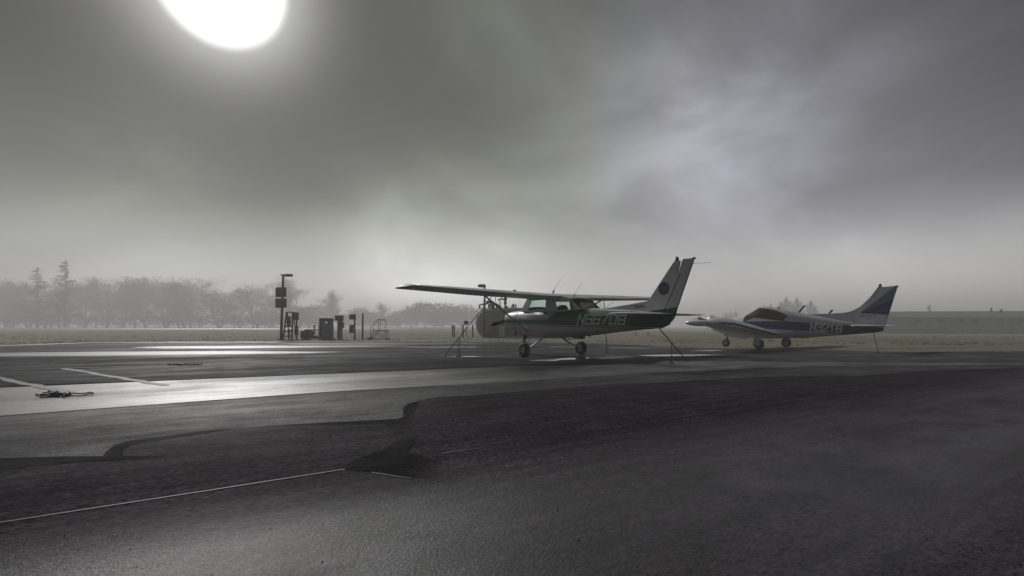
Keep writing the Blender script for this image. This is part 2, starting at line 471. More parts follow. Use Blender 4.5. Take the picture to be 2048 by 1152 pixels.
# ------------------------------------------------------------------ builders
class MB:
    def __init__(s):
        s.v, s.f, s.m, s.sm = [], [], [], []

    def add(s, vs, fs, mi=0, smooth=False):
        o = len(s.v)
        s.v += [tuple(q) for q in vs]
        for f in fs:
            s.f.append(tuple(i + o for i in f))
            s.m.append(mi)
            s.sm.append(smooth)
        return s

    def box(s, c, d, mi=0, rz=0.0, rx=0.0):
        mt = Matrix.Rotation(rz, 3, 'Z') @ Matrix.Rotation(rx, 3, 'X')
        vs = []
        for z in (-1, 1):
            for x, y in ((-1, -1), (1, -1), (1, 1), (-1, 1)):
                vs.append(Vector(c) + mt @ Vector((x * d[0] / 2, y * d[1] / 2, z * d[2] / 2)))
        return s.add(vs, [(3, 2, 1, 0), (4, 5, 6, 7), (0, 1, 5, 4), (1, 2, 6, 5), (2, 3, 7, 6), (3, 0, 4, 7)], mi)

    def rbox(s, c, d, r, mi=0, rz=0.0):
        """box with chamfered vertical and horizontal edges"""
        x, y, z = (q / 2 for q in d)
        rings = []
        for zz, k in ((-z, r), (-z + r, 0), (z - r, 0), (z, r)):
            a, b_ = x - k, y - k
            q = r if k == 0 else r * .6
            rings.append([(a - q, -b_, zz), (a, -b_ + q, zz), (a, b_ - q, zz), (a - q, b_, zz),
                          (-a + q, b_, zz), (-a, b_ - q, zz), (-a, -b_ + q, zz), (-a + q, -b_, zz)])
        mt = Matrix.Rotation(rz, 3, 'Z')
        rings = [[Vector(c) + mt @ Vector(p) for p in rg] for rg in rings]
        return s.loft(rings, True, True, mi, False)

    def loft(s, rings, cap0=True, cap1=True, mi=0, smooth=True, closed=True):
        n = len(rings[0])
        vs = [p for rg in rings for p in rg]
        fs = []
        for i in range(len(rings) - 1):
            for j in range(n if closed else n - 1):
                k = (j + 1) % n
                fs.append((i * n + j, i * n + k, (i + 1) * n + k, (i + 1) * n + j))
        s.add(vs, fs, mi, smooth)
        o = len(s.v) - len(vs)
        if cap0:
            s.f.append(tuple(o + j for j in reversed(range(n))))
            s.m.append(mi)
            s.sm.append(False)
        if cap1:
            s.f.append(tuple(o + (len(rings) - 1) * n + j for j in range(n)))
            s.m.append(mi)
            s.sm.append(False)
        return s

    def tube(s, pts, r, n=6, mi=0, caps=True, smooth=True):
        pts = [Vector(p) for p in pts]
        rs = r if isinstance(r, (list, tuple)) else [r] * len(pts)
        rings = []
        for i, p in enumerate(pts):
            d = (pts[min(i + 1, len(pts) - 1)] - pts[max(i - 1, 0)]).normalized()
            u = d.cross(Vector((0.13, 0.31, 1)) if abs(d.z) < .94 else Vector((1, .2, 0))).normalized()
            v = d.cross(u)
            rings.append([p + (u * math.cos(2 * math.pi * k / n) + v * math.sin(2 * math.pi * k / n)) * rs[i] for k in range(n)])
        return s.loft(rings, caps, caps, mi, smooth)

    def lathe(s, prof, axis0, axis, n=24, mi=0, caps=True):
        """prof: (distance along axis, radius)"""
        a = Vector(axis).normalized()
        u = a.cross(Vector((0, 0, 1)) if abs(a.z) < .9 else Vector((1, 0, 0))).normalized()
        v = a.cross(u)
        rings = [[Vector(axis0) + a * t + (u * math.cos(2 * math.pi * k / n) + v * math.sin(2 * math.pi * k / n)) * max(r, 1e-4) for k in range(n)] for t, r in prof]
        return s.loft(rings, caps, caps, mi, True)

    def poly(s, outer, holes=(), fn=None, mi=0):
        loops = [[Vector((p[0], p[1], 0)) for p in lp] for lp in (outer,) + tuple(holes)]
        flat = [p for lp in loops for p in lp]
        tris = tessellate_polygon(loops)
        return s.add([fn(p.x, p.y) for p in flat], tris, mi)

    def build(s, name, mats, parent=None, fix=True, bevel=0.0):
        me = bpy.data.meshes.new(name)
        me.from_pydata(s.v, [], s.f)
        for q in (mats if isinstance(mats, (list, tuple)) else [mats]):
            me.materials.append(q)
        me.polygons.foreach_set('material_index', s.m)
        me.polygons.foreach_set('use_smooth', s.sm)
        if fix:
            bm = bmesh.new()
            bm.from_mesh(me)
            bmesh.ops.recalc_face_normals(bm, faces=bm.faces)
            bm.to_mesh(me)
            bm.free()
        me.update()
        o = bpy.data.objects.new(name, me)
        col.objects.link(o)
        if parent:
            o.parent = parent
        if bevel:
            b = o.modifiers.new('bevel', 'BEVEL')
            b.width = bevel
            b.segments = 2
            b.limit_method = 'ANGLE'
            b.angle_limit = R(40)
        return o


def tag(o, label=None, cat=None, group=None, kind=None):
    for k, v in (('label', label), ('category', cat), ('group', group), ('kind', kind)):
        if v:
            o[k] = v
    return o


def thing(name, label, cat, loc=(0, 0, 0), rz=0.0, group=None):
    o = bpy.data.objects.new(name, None)
    col.objects.link(o)
    o.location = loc
    o.rotation_euler = (0, 0, rz)
    o.empty_display_size = .3
    return tag(o, label, cat, group)


def copy_tree(o, parent=None):
    c = o.copy()
    col.objects.link(c)
    c.parent = parent
    for ch in list(o.children):
        copy_tree(ch, c)
    return c


def smooth01(a, b, x):
    t = max(0.0, min(1.0, (x - a) / (b - a)))
    return t * t * (3 - 2 * t)


def gz(x, y):
    """gentle fall of the ground"""
    z = -0.09 * (1 - smooth01(4.5, 9.0, math.hypot(x - 12.0, y - 21.5)))
    z -= 0.42 * smooth01(15, 50, x) * smooth01(35, 72, y)
    return z


def G(px, py, dz=0.0):
    """point of the flat apron under a pixel of the photograph"""
    y = HC * FPX / (py - HY)
    return Vector(((px - 1024) / FPX * y, y, dz))


def AX(px, d):
    return (px - 1024) / FPX * d


def AZ(py, d):
    return HC - (py - HY) * d / FPX


# ------------------------------------------------------------------ ground
def axis(vals):
    out = []
    for a, b, n in vals:
        out += [a + (b - a) * i / n for i in range(n)]
    return out + [vals[-1][1]]


EDGE = [(-200, 14.0), (-60, 16.5)] + [tuple(G(a, b)[:2]) for a, b in ((-400, 700), (0, 690), (190, 684.5), (420, 683.5), (700, 683.3), (1000, 683.8), (1250, 687), (1450, 692.5), (1700, 697), (2048, 701), (2600, 707))] + [(60, 13.5), (200, 9)]


def yedge(x):
    for (x0, y0), (x1, y1) in zip(EDGE, EDGE[1:]):
        if x0 <= x <= x1:
            return y0 + (y1 - y0) * (x - x0) / (x1 - x0)
    return EDGE[-1][1]


mb = MB()
xs = axis([(-950, -150, 8), (-150, -30, 12), (-30, 90, 40), (90, 250, 10), (250, 950, 7)])
ys = axis([(-60, -10, 6), (-10, 6, 4), (6, 36, 60), (36, 90, 27), (90, 200, 8), (200, 1000, 8)])
vs = [(x, y, gz(x, y) - 0.012 - 0.5 * (1 - smooth01(-7.0, -1.2, y - yedge(max(-199, min(199, x)))))) for y in ys for x in xs]
nx = len(xs)
mb.add(vs, [(j * nx + i, j * nx + i + 1, (j + 1) * nx + i + 1, (j + 1) * nx + i) for j in range(len(ys) - 1) for i in range(nx - 1)], 0, True)
tag(mb.build('ground', M['field'], fix=False), kind='structure')

mb = MB()
xs = axis([(-200, -40, 8), (-40, 40, 160), (40, 200, 8)])
NR = 60
vs = []
for x in xs:
    ye = yedge(x) + 0.10 * mnoise.noise(Vector((x * .6, 3, 0))) + 0.05 * mnoise.noise(Vector((x * 2.7, 9, 0)))
    for k in range(NR + 1):
        y = -40 + (ye + 40) * k / NR
        vs.append((x, y, gz(x, y)))
mb.add(vs, [(i * (NR + 1) + k, (i + 1) * (NR + 1) + k, (i + 1) * (NR + 1) + k + 1, i * (NR + 1) + k + 1) for i in range(len(xs) - 1) for k in range(NR)], 0, True)
tag(mb.build('apron', M['apron'], fix=False), kind='structure')


def wob(pts, step=0.25, amp=0.03, seed=0.0):
    """resample a closed outline finely and roughen it"""
    out = []
    for i in range(len(pts)):
        a, b = Vector(pts[i]), Vector(pts[(i + 1) % len(pts)])
        n = max(1, int((b - a).length / step))
        for k in range(n):
            p = a + (b - a) * (k / n)
            q = p * 1.7 + Vector((seed, seed, 0))
            out.append(p + Vector((mnoise.noise(q), mnoise.noise(q + Vector((7, 3, 1))), 0)) * amp
                       + Vector((mnoise.noise(q * 5), mnoise.noise(q * 5 + Vector((7, 3, 1))), 0)) * amp * .35)
    return out


def sheet(name, pix, m, dz, amp=0.03, step=0.25, seed=0.0, world=None, kind='structure'):
    pts = world or [G(a, b) for a, b in pix]
    pts = wob([Vector((p[0], p[1], 0)) for p in pts], step, amp, seed)
    mb = MB()
    mb.poly([(p.x, p.y) for p in pts], (), lambda x, y: (x, y, gz(x, y) + dz))
    o = mb.build(name, m, fix=False)
    for p in o.data.polygons:
        if p.normal.z < 0:
            p.flip()
    return tag(o, kind=kind)


# coarse newer asphalt in the foreground; its far edge is the stepped line across the picture
FRONT = [(-500, 958), (-300, 936), (0, 917), (120, 914.5), (214, 912), (214, 905), (232, 891), (290, 878), (400, 863), (560, 851), (700, 844), (795, 839), (808, 835),
         (806, 818), (815, 808), (840, 801), (880, 794), (930, 792), (1110, 778), (1300, 766), (1520, 753.5), (1700, 752.5), (1760, 748.5), (1870, 740), (2048, 736), (2500, 731)]
wp = [G(a, b) for a, b in FRONT] + [Vector((30, 11, 0)), Vector((60, 9, 0)), Vector((60, -30, 0)), Vector((-60, -30, 0)), Vector((-60, -18, 0))]
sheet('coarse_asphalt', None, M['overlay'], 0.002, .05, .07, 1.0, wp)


def strip(name, lower, upper, m, dz, nc=220, nr=18):
    """a paved strip between two lines, following the fall of the ground"""
    lo, up = [G(*p) for p in lower], [G(*p) for p in upper]
    x0, x1 = max(lo[0].x, up[0].x), min(lo[-1].x, up[-1].x)

    def at(pl, x):
        for p, q in zip(pl, pl[1:]):
            if x <= q.x:
                return p.y + (q.y - p.y) * (x - p.x) / (q.x - p.x)
        return pl[-1].y
    mb = MB()
    for i in range(nc + 1):
        x = x0 + (x1 - x0) * i / nc
        ya = at(lo, x) + .06 * mnoise.noise(Vector((x * .8, 1, 4)))
        yb = min(at(up, x), yedge(x) - .45) + .05 * mnoise.noise(Vector((x * .9, 6, 4)))
        for k in range(nr + 1):
            y = ya + (yb - ya) * k / nr
            mb.v.append((x, y, gz(x, y) + dz))
    for i in range(nc):
        for k in range(nr):
            q = i * (nr + 1) + k
            mb.f.append((q, q + nr + 1, q + nr + 2, q + 1))
            mb.m.append(0)
            mb.sm.append(True)
    return tag(mb.build(name, m, fix=False), kind='structure')


strip('far_apron', [(-600, 717), (0, 713.2), (500, 713.2), (1000, 715.7), (1330, 721.5), (1600, 724), (2048, 727), (2700, 730)],
      [(-500, 705), (0, 691.4), (190, 685.4), (420, 684.4), (700, 684.2), (1000, 684.6), (1250, 687.8), (1450, 693.5), (1700, 698), (2048, 702), (2600, 708)], M['farlane'], 0.0015)
sheet('damp_lane', [(-400, 797), (0, 773), (350, 759), (700, 745), (1000, 733), (1300, 728), (1330, 722), (1000, 716), (500, 713.5), (0, 713.5), (-400, 716)], M['lane'], 0.003, .04, .3, 2.0)
# tar seams along the edge of the coarse asphalt
sheet('tar_seam', [(-60, 924), (0, 917.5), (100, 915.5), (215, 913), (330, 913.5), (285, 919), (160, 925), (60, 934), (0, 945), (-60, 952)], M['tar_near'], 0.0038, .006, .1, 3.0)
sheet('tar_seam', [(207, 911), (214, 903), (232, 890), (250, 884), (290, 878), (400, 863), (470, 857), (420, 866), (330, 879), (268, 889), (248, 900), (246, 911.5)], M['tar'], 0.0035, .006, .08, 4.0)
sheet('tar_seam', [(560, 850.5), (700, 843), (795, 838), (806, 834), (808, 818), (818, 807), (842, 801), (832, 814), (826, 836), (836, 855), (820, 868), (790, 866), (770, 848), (690, 850)], M['tar_side'], 0.0035, .012, .1, 5.0)
sheet('tar_seam', [(685, 935), (704, 922), (760, 903), (800, 880), (812, 864), (838, 863), (832, 885), (816, 905), (850, 915), (905, 930), (880, 958), (822, 958), (745, 946), (690, 939)], M['tar_right'], 0.0042, .008, .08, 6.0)
sheet('tar_seam', [(-100, 778), (0, 773), (350, 759), (700, 745), (1000, 733), (1000, 733.7), (700, 746), (350, 760.6), (0, 775.4), (-100, 781)], M['tar'], 0.0045, .012, .2, 7.0)
sheet('worn_lane', [(-300, 862), (0, 832.6), (300, 810.6), (640, 785.4), (900, 770.3), (1110, 758), (1330, 744), (1600, 733), (1900, 729.5), (2300, 728), (2300, 736), (1900, 742), (1760, 751), (1560, 757), (1400, 764), (1110, 790), (930, 800), (905, 812), (860, 850), (600, 868), (300, 884), (240, 920), (0, 930), (-300, 950)], M['apron2'], 0.0009, .008, .15, 12.0)
sheet('tar_seam', [(-100, 840), (0, 832), (300, 810), (640, 785), (900, 770), (900, 770.5), (640, 785.8), (300, 811), (0, 833.4), (-100, 842)], M['lane'], 0.0035, .006, .2, 8.0)
# puddles and wet films
PUD = [(M['puddle'], [(-160, 709), (0, 706), (200, 703.5), (480, 702.5), (690, 703.8), (620, 706.5), (400, 709), (150, 712), (-160, 714)]),
       (M['puddle'], [(262, 694.8), (330, 692.6), (520, 691.5), (760, 691.3), (840, 692.2), (700, 694.3), (480, 697), (330, 697)]),
       (M['puddle'], [(560, 687.7), (760, 687), (960, 687), (1010, 687.8), (900, 688.6), (700, 689.2), (600, 688.8)]),
       (M['still'], [(800, 693.8), (900, 693), (1060, 693), (1190, 693.6), (1320, 692.6), (1240, 694.6), (1000, 695.4), (860, 695.5)]),
       (M['still'], [(1270, 711), (1330, 709.3), (1400, 708.6), (1470, 708.3), (1440, 710), (1385, 712.2), (1310, 712.8)]),
       (M['still'], [(1108, 718.4), (1135, 716.2), (1182, 715.6), (1176, 717.6), (1150, 719.3), (1122, 719.4)]),
       (M['still'], [(1052, 721), (1080, 719.6), (1124, 719.6), (1112, 721.8), (1080, 722.4)]),
       (M['still'], [(1372, 697.4), (1420, 696.4), (1452, 696.8), (1420, 698)]),
       (M['still'], [(884, 713.6), (930, 712.6), (1030, 711.9), (1034, 713), (960, 714)]),
       (M['film'], [(1180, 716), (1260, 712.2), (1275, 713), (1240, 716), (1200, 718.5)])]
for i, (m, px) in enumerate(PUD):
    sheet('puddle', px, m, 0.0046 + .0002 * i, .05 if px[0][1] < 730 else .1, .25, 30.0 + i)


def stripe(a, b, wd, m, dz=0.0068, seed=0.0):
    p, q = G(*a), G(*b)
    d = (q - p).normalized()
    n = Vector((-d.y, d.x, 0)) * wd / 2
    sheet('painted_line', None, m, dz, wd * .45, max(.05, wd * .5), seed, [p - n, q - n, q + n, p + n])


stripe((-40, 748), (165, 792), .13, M['line_tan'], seed=1)
stripe((128, 737.5), (330, 771), .13, M['line'], seed=2)
stripe((-60, 742.5), (352, 730), .07, M['line_tan'], .0070, seed=3)
stripe((-120, 1066), (690, 940), .015, M['line'], seed=4)
stripe((885, 908), (965, 897), .02, M['line'], seed=5)
stripe((1108, 775.5), (1580, 737), .07, M['line'], seed=6)
stripe((1225, 742), (1400, 748), .05, M['line'], .0070, seed=7)
stripe((742, 946.5), (822, 958.5), .012, M['line'], seed=8)  # highlight along the lower edge of the wedge, laid on as a pale line

# far runway
sheet('runway', None, M['runway'], 0.02, .3, 8, 0, [(-440, 126), (-30, 132), (-30, 190), (-440, 190)])


# loose grit on the asphalt
def grit():
    r = random.Random(77)
    for mname, n, nm in (('grit_pale', 300, 'pale'), ('grit_dark', 150, 'dark')):
        mb = MB()
        for _ in range(n):
            y = 1.6 + 9 * r.random() ** 1.6
            x = (r.random() * 2 - 1) * y * 1.1
            q = .0016 + .0028 * r.random() ** 2
            a = r.random() * 3
            vs = []
            for zz, k in ((0, 1), (q * .9, .55)):
                for i in range(5):
                    an = a + 6.283 * i / 5
                    vs.append((x + math.cos(an) * q * k * (1 + .3 * r.random()), y + math.sin(an) * q * k, .0022 + zz))
            mb.add(vs, [(5, 6, 7, 8, 9)] + [(i, (i + 1) % 5, 5 + (i + 1) % 5, 5 + i) for i in range(5)])
        tag(mb.build('grit', mat(mname, (.26, .25, .24) if nm == 'pale' else (.015, .014, .015), .8), fix=False), kind='stuff', cat='grit',
            label='loose %s grit scattered over the near asphalt' % nm)


grit()


# ------------------------------------------------------------------ grass tufts
def grass():
    mb = MB()
    for i in range(3500):
        d = 24 + 90 * rnd.random() ** 1.8
        x = (rnd.random() * 2 - 1) * d * 1.12
        e = yedge(max(-199, min(199, x)))
        y = d
        if y < e + .06:
            if i % 3:
                continue
            y = e + abs(rnd.gauss(0, .25)) + .05
        nclump = mnoise.noise(Vector((x * .25, y * .25, 0)))
        if rnd.random() < .35 - nclump * .8:
            continue
        z = gz(x, y) - .012
        h = (.02 + .035 * rnd.random()) * (1 + max(0, nclump))
        for k in range(3):
            a = rnd.random() * 6.28
            wv = .05 + .05 * rnd.random()
            bx, by = x + rnd.gauss(0, .1), y + rnd.gauss(0, .1)
            mb.add([(bx - math.cos(a) * wv, by - math.sin(a) * wv, z), (bx + math.cos(a) * wv, by + math.sin(a) * wv, z),
                    (bx + rnd.gauss(0, .05), by + rnd.gauss(0, .05), z + h)], [(0, 1, 2)])
    tag(mb.build('grass', M['blade'], fix=False), kind='stuff', cat='grass', label='short rough grass growing beyond the edge of the asphalt')


grass()


# ------------------------------------------------------------------ trees
def flakes(mb, c, n, spread, size, r, mi=0):
    for _ in range(n):
        p = Vector(c) + Vector((r.gauss(0, spread), r.gauss(0, spread), r.gauss(0, spread * .8)))
        u = Vector((r.gauss(0, 1), r.gauss(0, 1), r.gauss(0, 1))).normalized()
        v = u.cross(Vector((r.gauss(0, 1), r.gauss(0, 1), r.gauss(0, 1)))).normalized()
        s_ = size * (.5 + r.random())
        mb.add([p - u * s_, p + v * s_ * .35, p + u * s_, p - v * s_ * .35], [(0, 1, 2, 3)], mi)


def decid(seed, H=20.0, spread=.55, nfl=5, fsize=.2, tall=False, low=.22):
    r = random.Random(seed)
    tr, cr = MB(), MB()

    def grow(p, d, ln, rad, lev):
        n = 3
        pts = [p]
        for k in range(n):
            d = (d + Vector((r.gauss(0, .14), r.gauss(0, .14), .05 + r.gauss(0, .06)))).normalized()
            pts.append(pts[-1] + d * ln / n)
        rads = [rad * (1 - .5 * k / n) for k in range(n + 1)]
        (tr if lev < 2 else cr).tube(pts, rads, 5 if lev < 2 else 3, caps=False)
        if lev >= 4:
            flakes(cr, pts[-1] - d * ln * .1, nfl, ln * .11, fsize * .8, r)
            flakes(cr, pts[2], nfl, ln * .17, fsize, r)
            flakes(cr, pts[1], max(1, nfl // 2), ln * .2, fsize, r)
            return
        kids = (10, 5, 4, 4)[lev]
        for k in range(kids):
            t = (low if lev == 0 else .25) + (1 - (low if lev == 0 else .25)) * (k + r.random()) / kids
            i = min(n - 1, int(t * n))
            q = pts[i].lerp(pts[i + 1], t * n - i)
            a = r.random() * 6.283 if lev else k * 2.4 + r.random()
            out = Vector((math.cos(a), math.sin(a), 0))
            tilt = spread * (.7 + .6 * r.random())
            nd = (d * (1 - tilt * .55) + out * tilt + Vector((0, 0, .32 if tall else .24))).normalized()
            grow(q, nd, ln * (.62 + .18 * r.random()) * (.62 if lev == 0 else 1), rads[i] * .58, lev + 1)

    grow(Vector((0, 0, -.2)), Vector((r.gauss(0, .03), r.gauss(0, .03), 1)), H * .70, H * .016, 0)
    zt = max(v[2] for v in cr.v)
    k = H / zt
    for b in (tr, cr):
        b.v = [(x * k, y * k, z * k if z > 0 else z) for x, y, z in b.v]
    return tr, cr


def conifer(seed, H=24.0, ragged=.25, wd=.2):
    r = random.Random(seed)
    tr, cr = MB(), MB()
    tr.tube([(0, 0, -.2), (r.gauss(0, .1), 0, H * .5), (0, r.gauss(0, .1), H)], [H * .014, H * .009, .04], 6)
    z = H * .14
    while z < H * .985:
        f = (1 - z / H)
        L = H * wd * (f ** .8) * (1 - ragged + 2 * ragged * r.random()) + .35
        for k in range(r.choice((3, 4, 5))):
            a = r.random() * 6.283
            Lk = L * (.55 + .6 * r.random())
            if r.random() < ragged * .5:
                continue
            d = Vector((math.cos(a), math.sin(a), 0))
            pts = [Vector((0, 0, z)), Vector((0, 0, z + Lk * .05)) + d * Lk * .5, Vector((0, 0, z + Lk * .12)) + d * Lk]
            cr.tube(pts, [.07, .05, .02], 3, caps=False)
            m = max(3, int(Lk * 6))
            for q in range(m):
                t = (q + .5) / m
                c = pts[0].lerp(pts[2], t)
                flakes(cr, c - Vector((0, 0, .10 * Lk)), 3, .06 * Lk + .08, .28, r)
        z += H * .03 * (.7 + .6 * r.random())
    return tr, cr


def shrub(seed, H=5.0, fs=.24, nc=34):
    r = random.Random(seed)
    tr, cr = MB(), MB()
    for k in range(4):
        a = r.random() * 6.28
        tr.tube([(0, 0, -.2), (math.cos(a) * H * .12, math.sin(a) * H * .12, H * .5)], [.12, .05], 5)
    for k in range(nc):
        u = Vector((r.gauss(0, 1), r.gauss(0, 1), r.gauss(0, 1))).normalized() * r.random() ** .4
        flakes(cr, (u.x * H * .42, u.y * H * .42, H * .53 + u.z * H * .42), 26, H * .085, fs, r)
    return tr, cr


PROTO = {}


def tree_proto(kind, name, tc_, leaf):
    tr, cr = tc_
    PROTO[kind] = (name, tr, cr, leaf, [None])


tree_proto('d0', 'broadleaf_tree', decid(11, spread=.60), 'twig')
tree_proto('d1', 'broadleaf_tree', decid(12, spread=.72), 'twig')
tree_proto('d2', 'broadleaf_tree', decid(13, spread=.50, nfl=5), 'twig')
tree_proto('d3', 'broadleaf_tree', decid(14, spread=.64, nfl=5), 'twig')
tree_proto('p0', 'poplar_tree', decid(15, spread=.34, tall=True, nfl=5), 'twig')
tree_proto('y0', 'broadleaf_tree', decid(16, spread=.32, tall=True, nfl=7, low=.15), 'yellowtwig')
tree_proto('r0', 'broadleaf_tree', shrub(33, 9.0, .42, 60), 'twig')
tree_proto('r1', 'broadleaf_tree', shrub(34, 9.0, .42, 60), 'twig')
tree_proto('c0', 'conifer_tree', conifer(21, ragged=.75, wd=.26), 'needle')
tree_proto('c1', 'conifer_tree', conifer(22, ragged=.45, wd=.20), 'needle')
tree_proto('s0', 'shrub', shrub(31), 'shrub')
tree_proto('s1', 'shrub', shrub(32), 'shrub')
PH = {k: max(v[2] for v in PROTO[k][2].v) for k in PROTO}
PWD = {k: 2 * sorted(abs(v[0]) for v in PROTO[k][2].v)[int(len(PROTO[k][2].v) * .97)] for k in PROTO}


def put_tree(kind, px, topy, d, wpx, label, group):
    name, tr, cr, leaf, first = PROTO[kind]
    if d > 185:
        d = 202 + (d - 185) * .5
    x = AX(px, d)
    H = AZ(topy, d)
    sx = wpx * d / FPX / PWD[kind]
    sz = H / PH[kind]
    cat = {'conifer_tree': 'conifer', 'shrub': 'shrub'}.get(name, 'tree')
    if first[0] is None:
        t = thing(name, label, cat, (x, d, 0), 0, group)
        tr.build('stems' if name == 'shrub' else 'trunk', M['bark'], t, fix=False)
        cr.build('crown', M[leaf], t, fix=False)
        first[0] = t
    else:
        t = copy_tree(first[0])
        t.location = (x, d, 0)
        tag(t, label, cat, group)
    t.scale = (sx, sx, sz)
    t.rotation_euler = (0, 0, rnd.choice((0, .3, 2.8, 3.4, -.4)))
    return t


GL = 'trees in the fog beyond the left runway'
LT = 'bare grey tree fading into the thick fog of the far tree line'
tr_list = [
    ('d2', -40, 556, 205, 95), ('d0', 12, 552, 215, 95), ('d1', 55, 560, 200, 85), ('d3', 100, 566, 205, 80),
    ('d0', 168, 549, 225, 80), ('p0', 192, 548, 235, 42), ('d2', 214, 566, 210, 70), ('d1', 246, 556, 222, 100), ('d3', 292, 552, 230, 85),
    ('d0', 335, 551, 235, 85), ('d1', 382, 553, 222, 105), ('d2', 438, 567, 228, 100), ('d3', 470, 590, 235, 60), ('d1', 507, 566, 222, 70),
    ('d0', 548, 575, 255, 70), ('d2', 620, 607, 250, 60), ('d3', 655, 609, 265, 60),
    ('d0', 25, 590, 190, 70), ('d3', 140, 580, 192, 80), ('d2', 360, 590, 205, 80), ('d0', 270, 590, 200, 70), ('d1', 590, 606, 240, 80)]
for i, (k, px, ty, d, wp_) in enumerate(tr_list):
    put_tree(k, px, ty, d, wp_, LT, GL)
put_tree('c0', 130, 521, 172, 52, 'tallest ragged conifer standing above the tree line at the far left', 'conifers above the left tree line')
put_tree('c1', 75, 536, 182, 46, 'shorter pointed conifer just left of the tallest ragged one', 'conifers above the left tree line')
put_tree('p0', 582, 547, 240, 70, 'tall faint broad tree in the fog right behind the pole with two boards', None)
put_tree('p0', 660, 578, 300, 42, 'faint pointed tree standing above its neighbours over the fuel dispenser', None)
GM = 'faint trees in the middle of the far field'
LM = 'very faint tree almost lost in the bright fog behind the fuel point'
for k, px, ty, d, wp_ in [('r0', 716, 613, 300, 40), ('r1', 742, 619, 310, 40), ('p0', 768, 602, 320, 26), ('r0', 796, 620, 320, 40), ('r1', 850, 598, 300, 64),
                          ('r0', 886, 604, 300, 50), ('r1', 822, 612, 290, 40), ('r0', 922, 607, 310, 50), ('r1', 958, 612, 310, 46), ('r0', 996, 620, 320, 40), ('r1', 690, 625, 305, 40), ('r0', 870, 622, 280, 40), ('r1', 770, 628, 310, 60)]:
    put_tree(k, px, ty, d, wp_, LM, GM)
GS = 'low shrubs at the foot of the tree line'
LS = 'low dark rounded shrub at the foot of the foggy tree line'
for px, ty, d, wp_ in [(212, 618, 190, 32), (290, 612, 195, 50), (60, 608, 190, 46), (400, 625, 200, 30), (540, 618, 215, 56), (598, 628, 220, 50), (20, 622, 186, 40), (120, 620, 188, 60), (170, 622, 190, 60), (330, 620, 195, 50), (90, 614, 192, 50), (-10, 612, 190, 60), (245, 622, 196, 50), (368, 616, 200, 50), (440, 622, 205, 60), (480, 626, 210, 50), (515, 622, 212, 44), (640, 632, 240, 50), (570, 624, 222, 44)]:
    put_tree(rnd.choice(('s0', 's1')), px, ty, d, wp_, LS, GS)
GY = 'pale yellowish trees behind the low wing airplane'
LY = 'pale yellow green tree in the fog above the low wing airplane'
for px, ty, d, wp_ in [(1578, 591, 250, 22), (1598, 593, 252, 21), (1560, 601, 250, 18), (1619, 599, 254, 20), (1634, 613, 252, 13), (1545, 604, 258, 14), (1530, 607, 260, 12)]:
    put_tree('y0', px, ty, d, wp_, LY, GY)
GF = 'small distant trees between the two airplanes'
for px, ty, d, wp_ in [(1400, 625, 330, 10), (1434, 628, 330, 14), (1450, 624, 330, 12), (1460, 622, 335, 8), (1472, 620, 330, 12), (1388, 634, 330, 22), (1420, 634, 335, 24)]:
    put_tree('y0', px, ty, d, wp_, 'tiny faint tree on the horizon between the two airplanes', GF)
put_tree('c1', 1859, 610, 120, 16, 'small pointed conifer poking above the long building roof', None)


# ------------------------------------------------------------------ long building on the right
def building():
    x0, y0, x1, y1 = 66.5, 88.0, 118.0, 80.0
    t = thing('hangar_building', 'long low pale metal building with a shallow roof beyond the grass', 'building', (x0, y0, -.42), math.atan2(y1 - y0, x1 - x0))
    L = math.hypot(x1 - x0, y1 - y0)
    zb, ze, zr = -.2, 2.98, 4.15
    dp = 9.0
    mb = MB()
    mb.add([(0, 0, zb), (L, 0, zb), (L, dp, zb), (0, dp, zb), (0, 0, ze), (L, 0, ze), (L, dp, ze), (0, dp, ze)],
           [(0, 1, 5, 4), (1, 2, 6, 5), (2, 3, 7, 6), (3, 0, 4, 7)])
    mb.add([(0, 0, ze), (0, dp, ze), (0, dp / 2, zr - .06)], [(0, 1, 2)])
    mb.add([(L, 0, ze), (L, dp, ze), (L, dp / 2, zr - .06)], [(0, 1, 2)])
    k = 0.0
    while k < L:
        mb.box((k, -.02, (zb + ze) / 2), (.08, .06, ze - zb - .1))
        k += 2.45
    mb.build('wall', M['wall'], t)
    mb = MB()
    ov = .5
    for s in (0, 1):
        ya, yb = (-ov, dp / 2) if s == 0 else (dp + ov, dp / 2)
        zl = ze - .05
        mb.add([(-.4, ya, zl), (L + .4, ya, zl), (L + .4, yb, zr), (-.4, yb, zr), (-.4, ya, zl - .16), (L + .4, ya, zl - .16), (L + .4, yb, zr - .12), (-.4, yb, zr - .12)],
               [(0, 1, 2, 3), (7, 6, 5, 4), (0, 4, 5, 1), (3, 7, 4, 0), (1, 5, 6, 2)])
    rf = mb.build('roof', M['roof'], t)
    mb = MB()
    mb.tube([(22.0, 3.4, 3.7), (22.0, 3.4, 4.75)], .14, 8)
    mb.build('vent_pipe', M['pipe'], rf)
    mb = MB()
    mb.tube([(23.6, 3.4, 3.7), (23.6, 3.4, 4.5)], .2, 8)
    mb.build('vent_pipe', M['pipe'], rf)
    for i in range(14):
        xx = 8.0 + i * 3.1 + (.5 if i % 3 else -.3)
        f = MB().box((xx, -.035, 2.28), (1.15, .07, .85)).build('window', M['wall'], t)
        MB().box((xx, -.06, 2.28), (1.0, .06, .70)).build('pane', M['pane'], f)
    for xx, wd in ((6.0, 2.2), (19.0, 2.4), (31.0, 2.2)):
        MB().box((xx, -.04, .95), (wd, .08, 2.1)).build('door', M['wall'], t)
    mb = MB()
    mb.tube([(22.6, -.3, ze - .2), (22.6, -.14, ze - .45), (22.6, -.14, .05)], .075, 8)
    mb.build('downpipe', M['pipe'], t)


building()


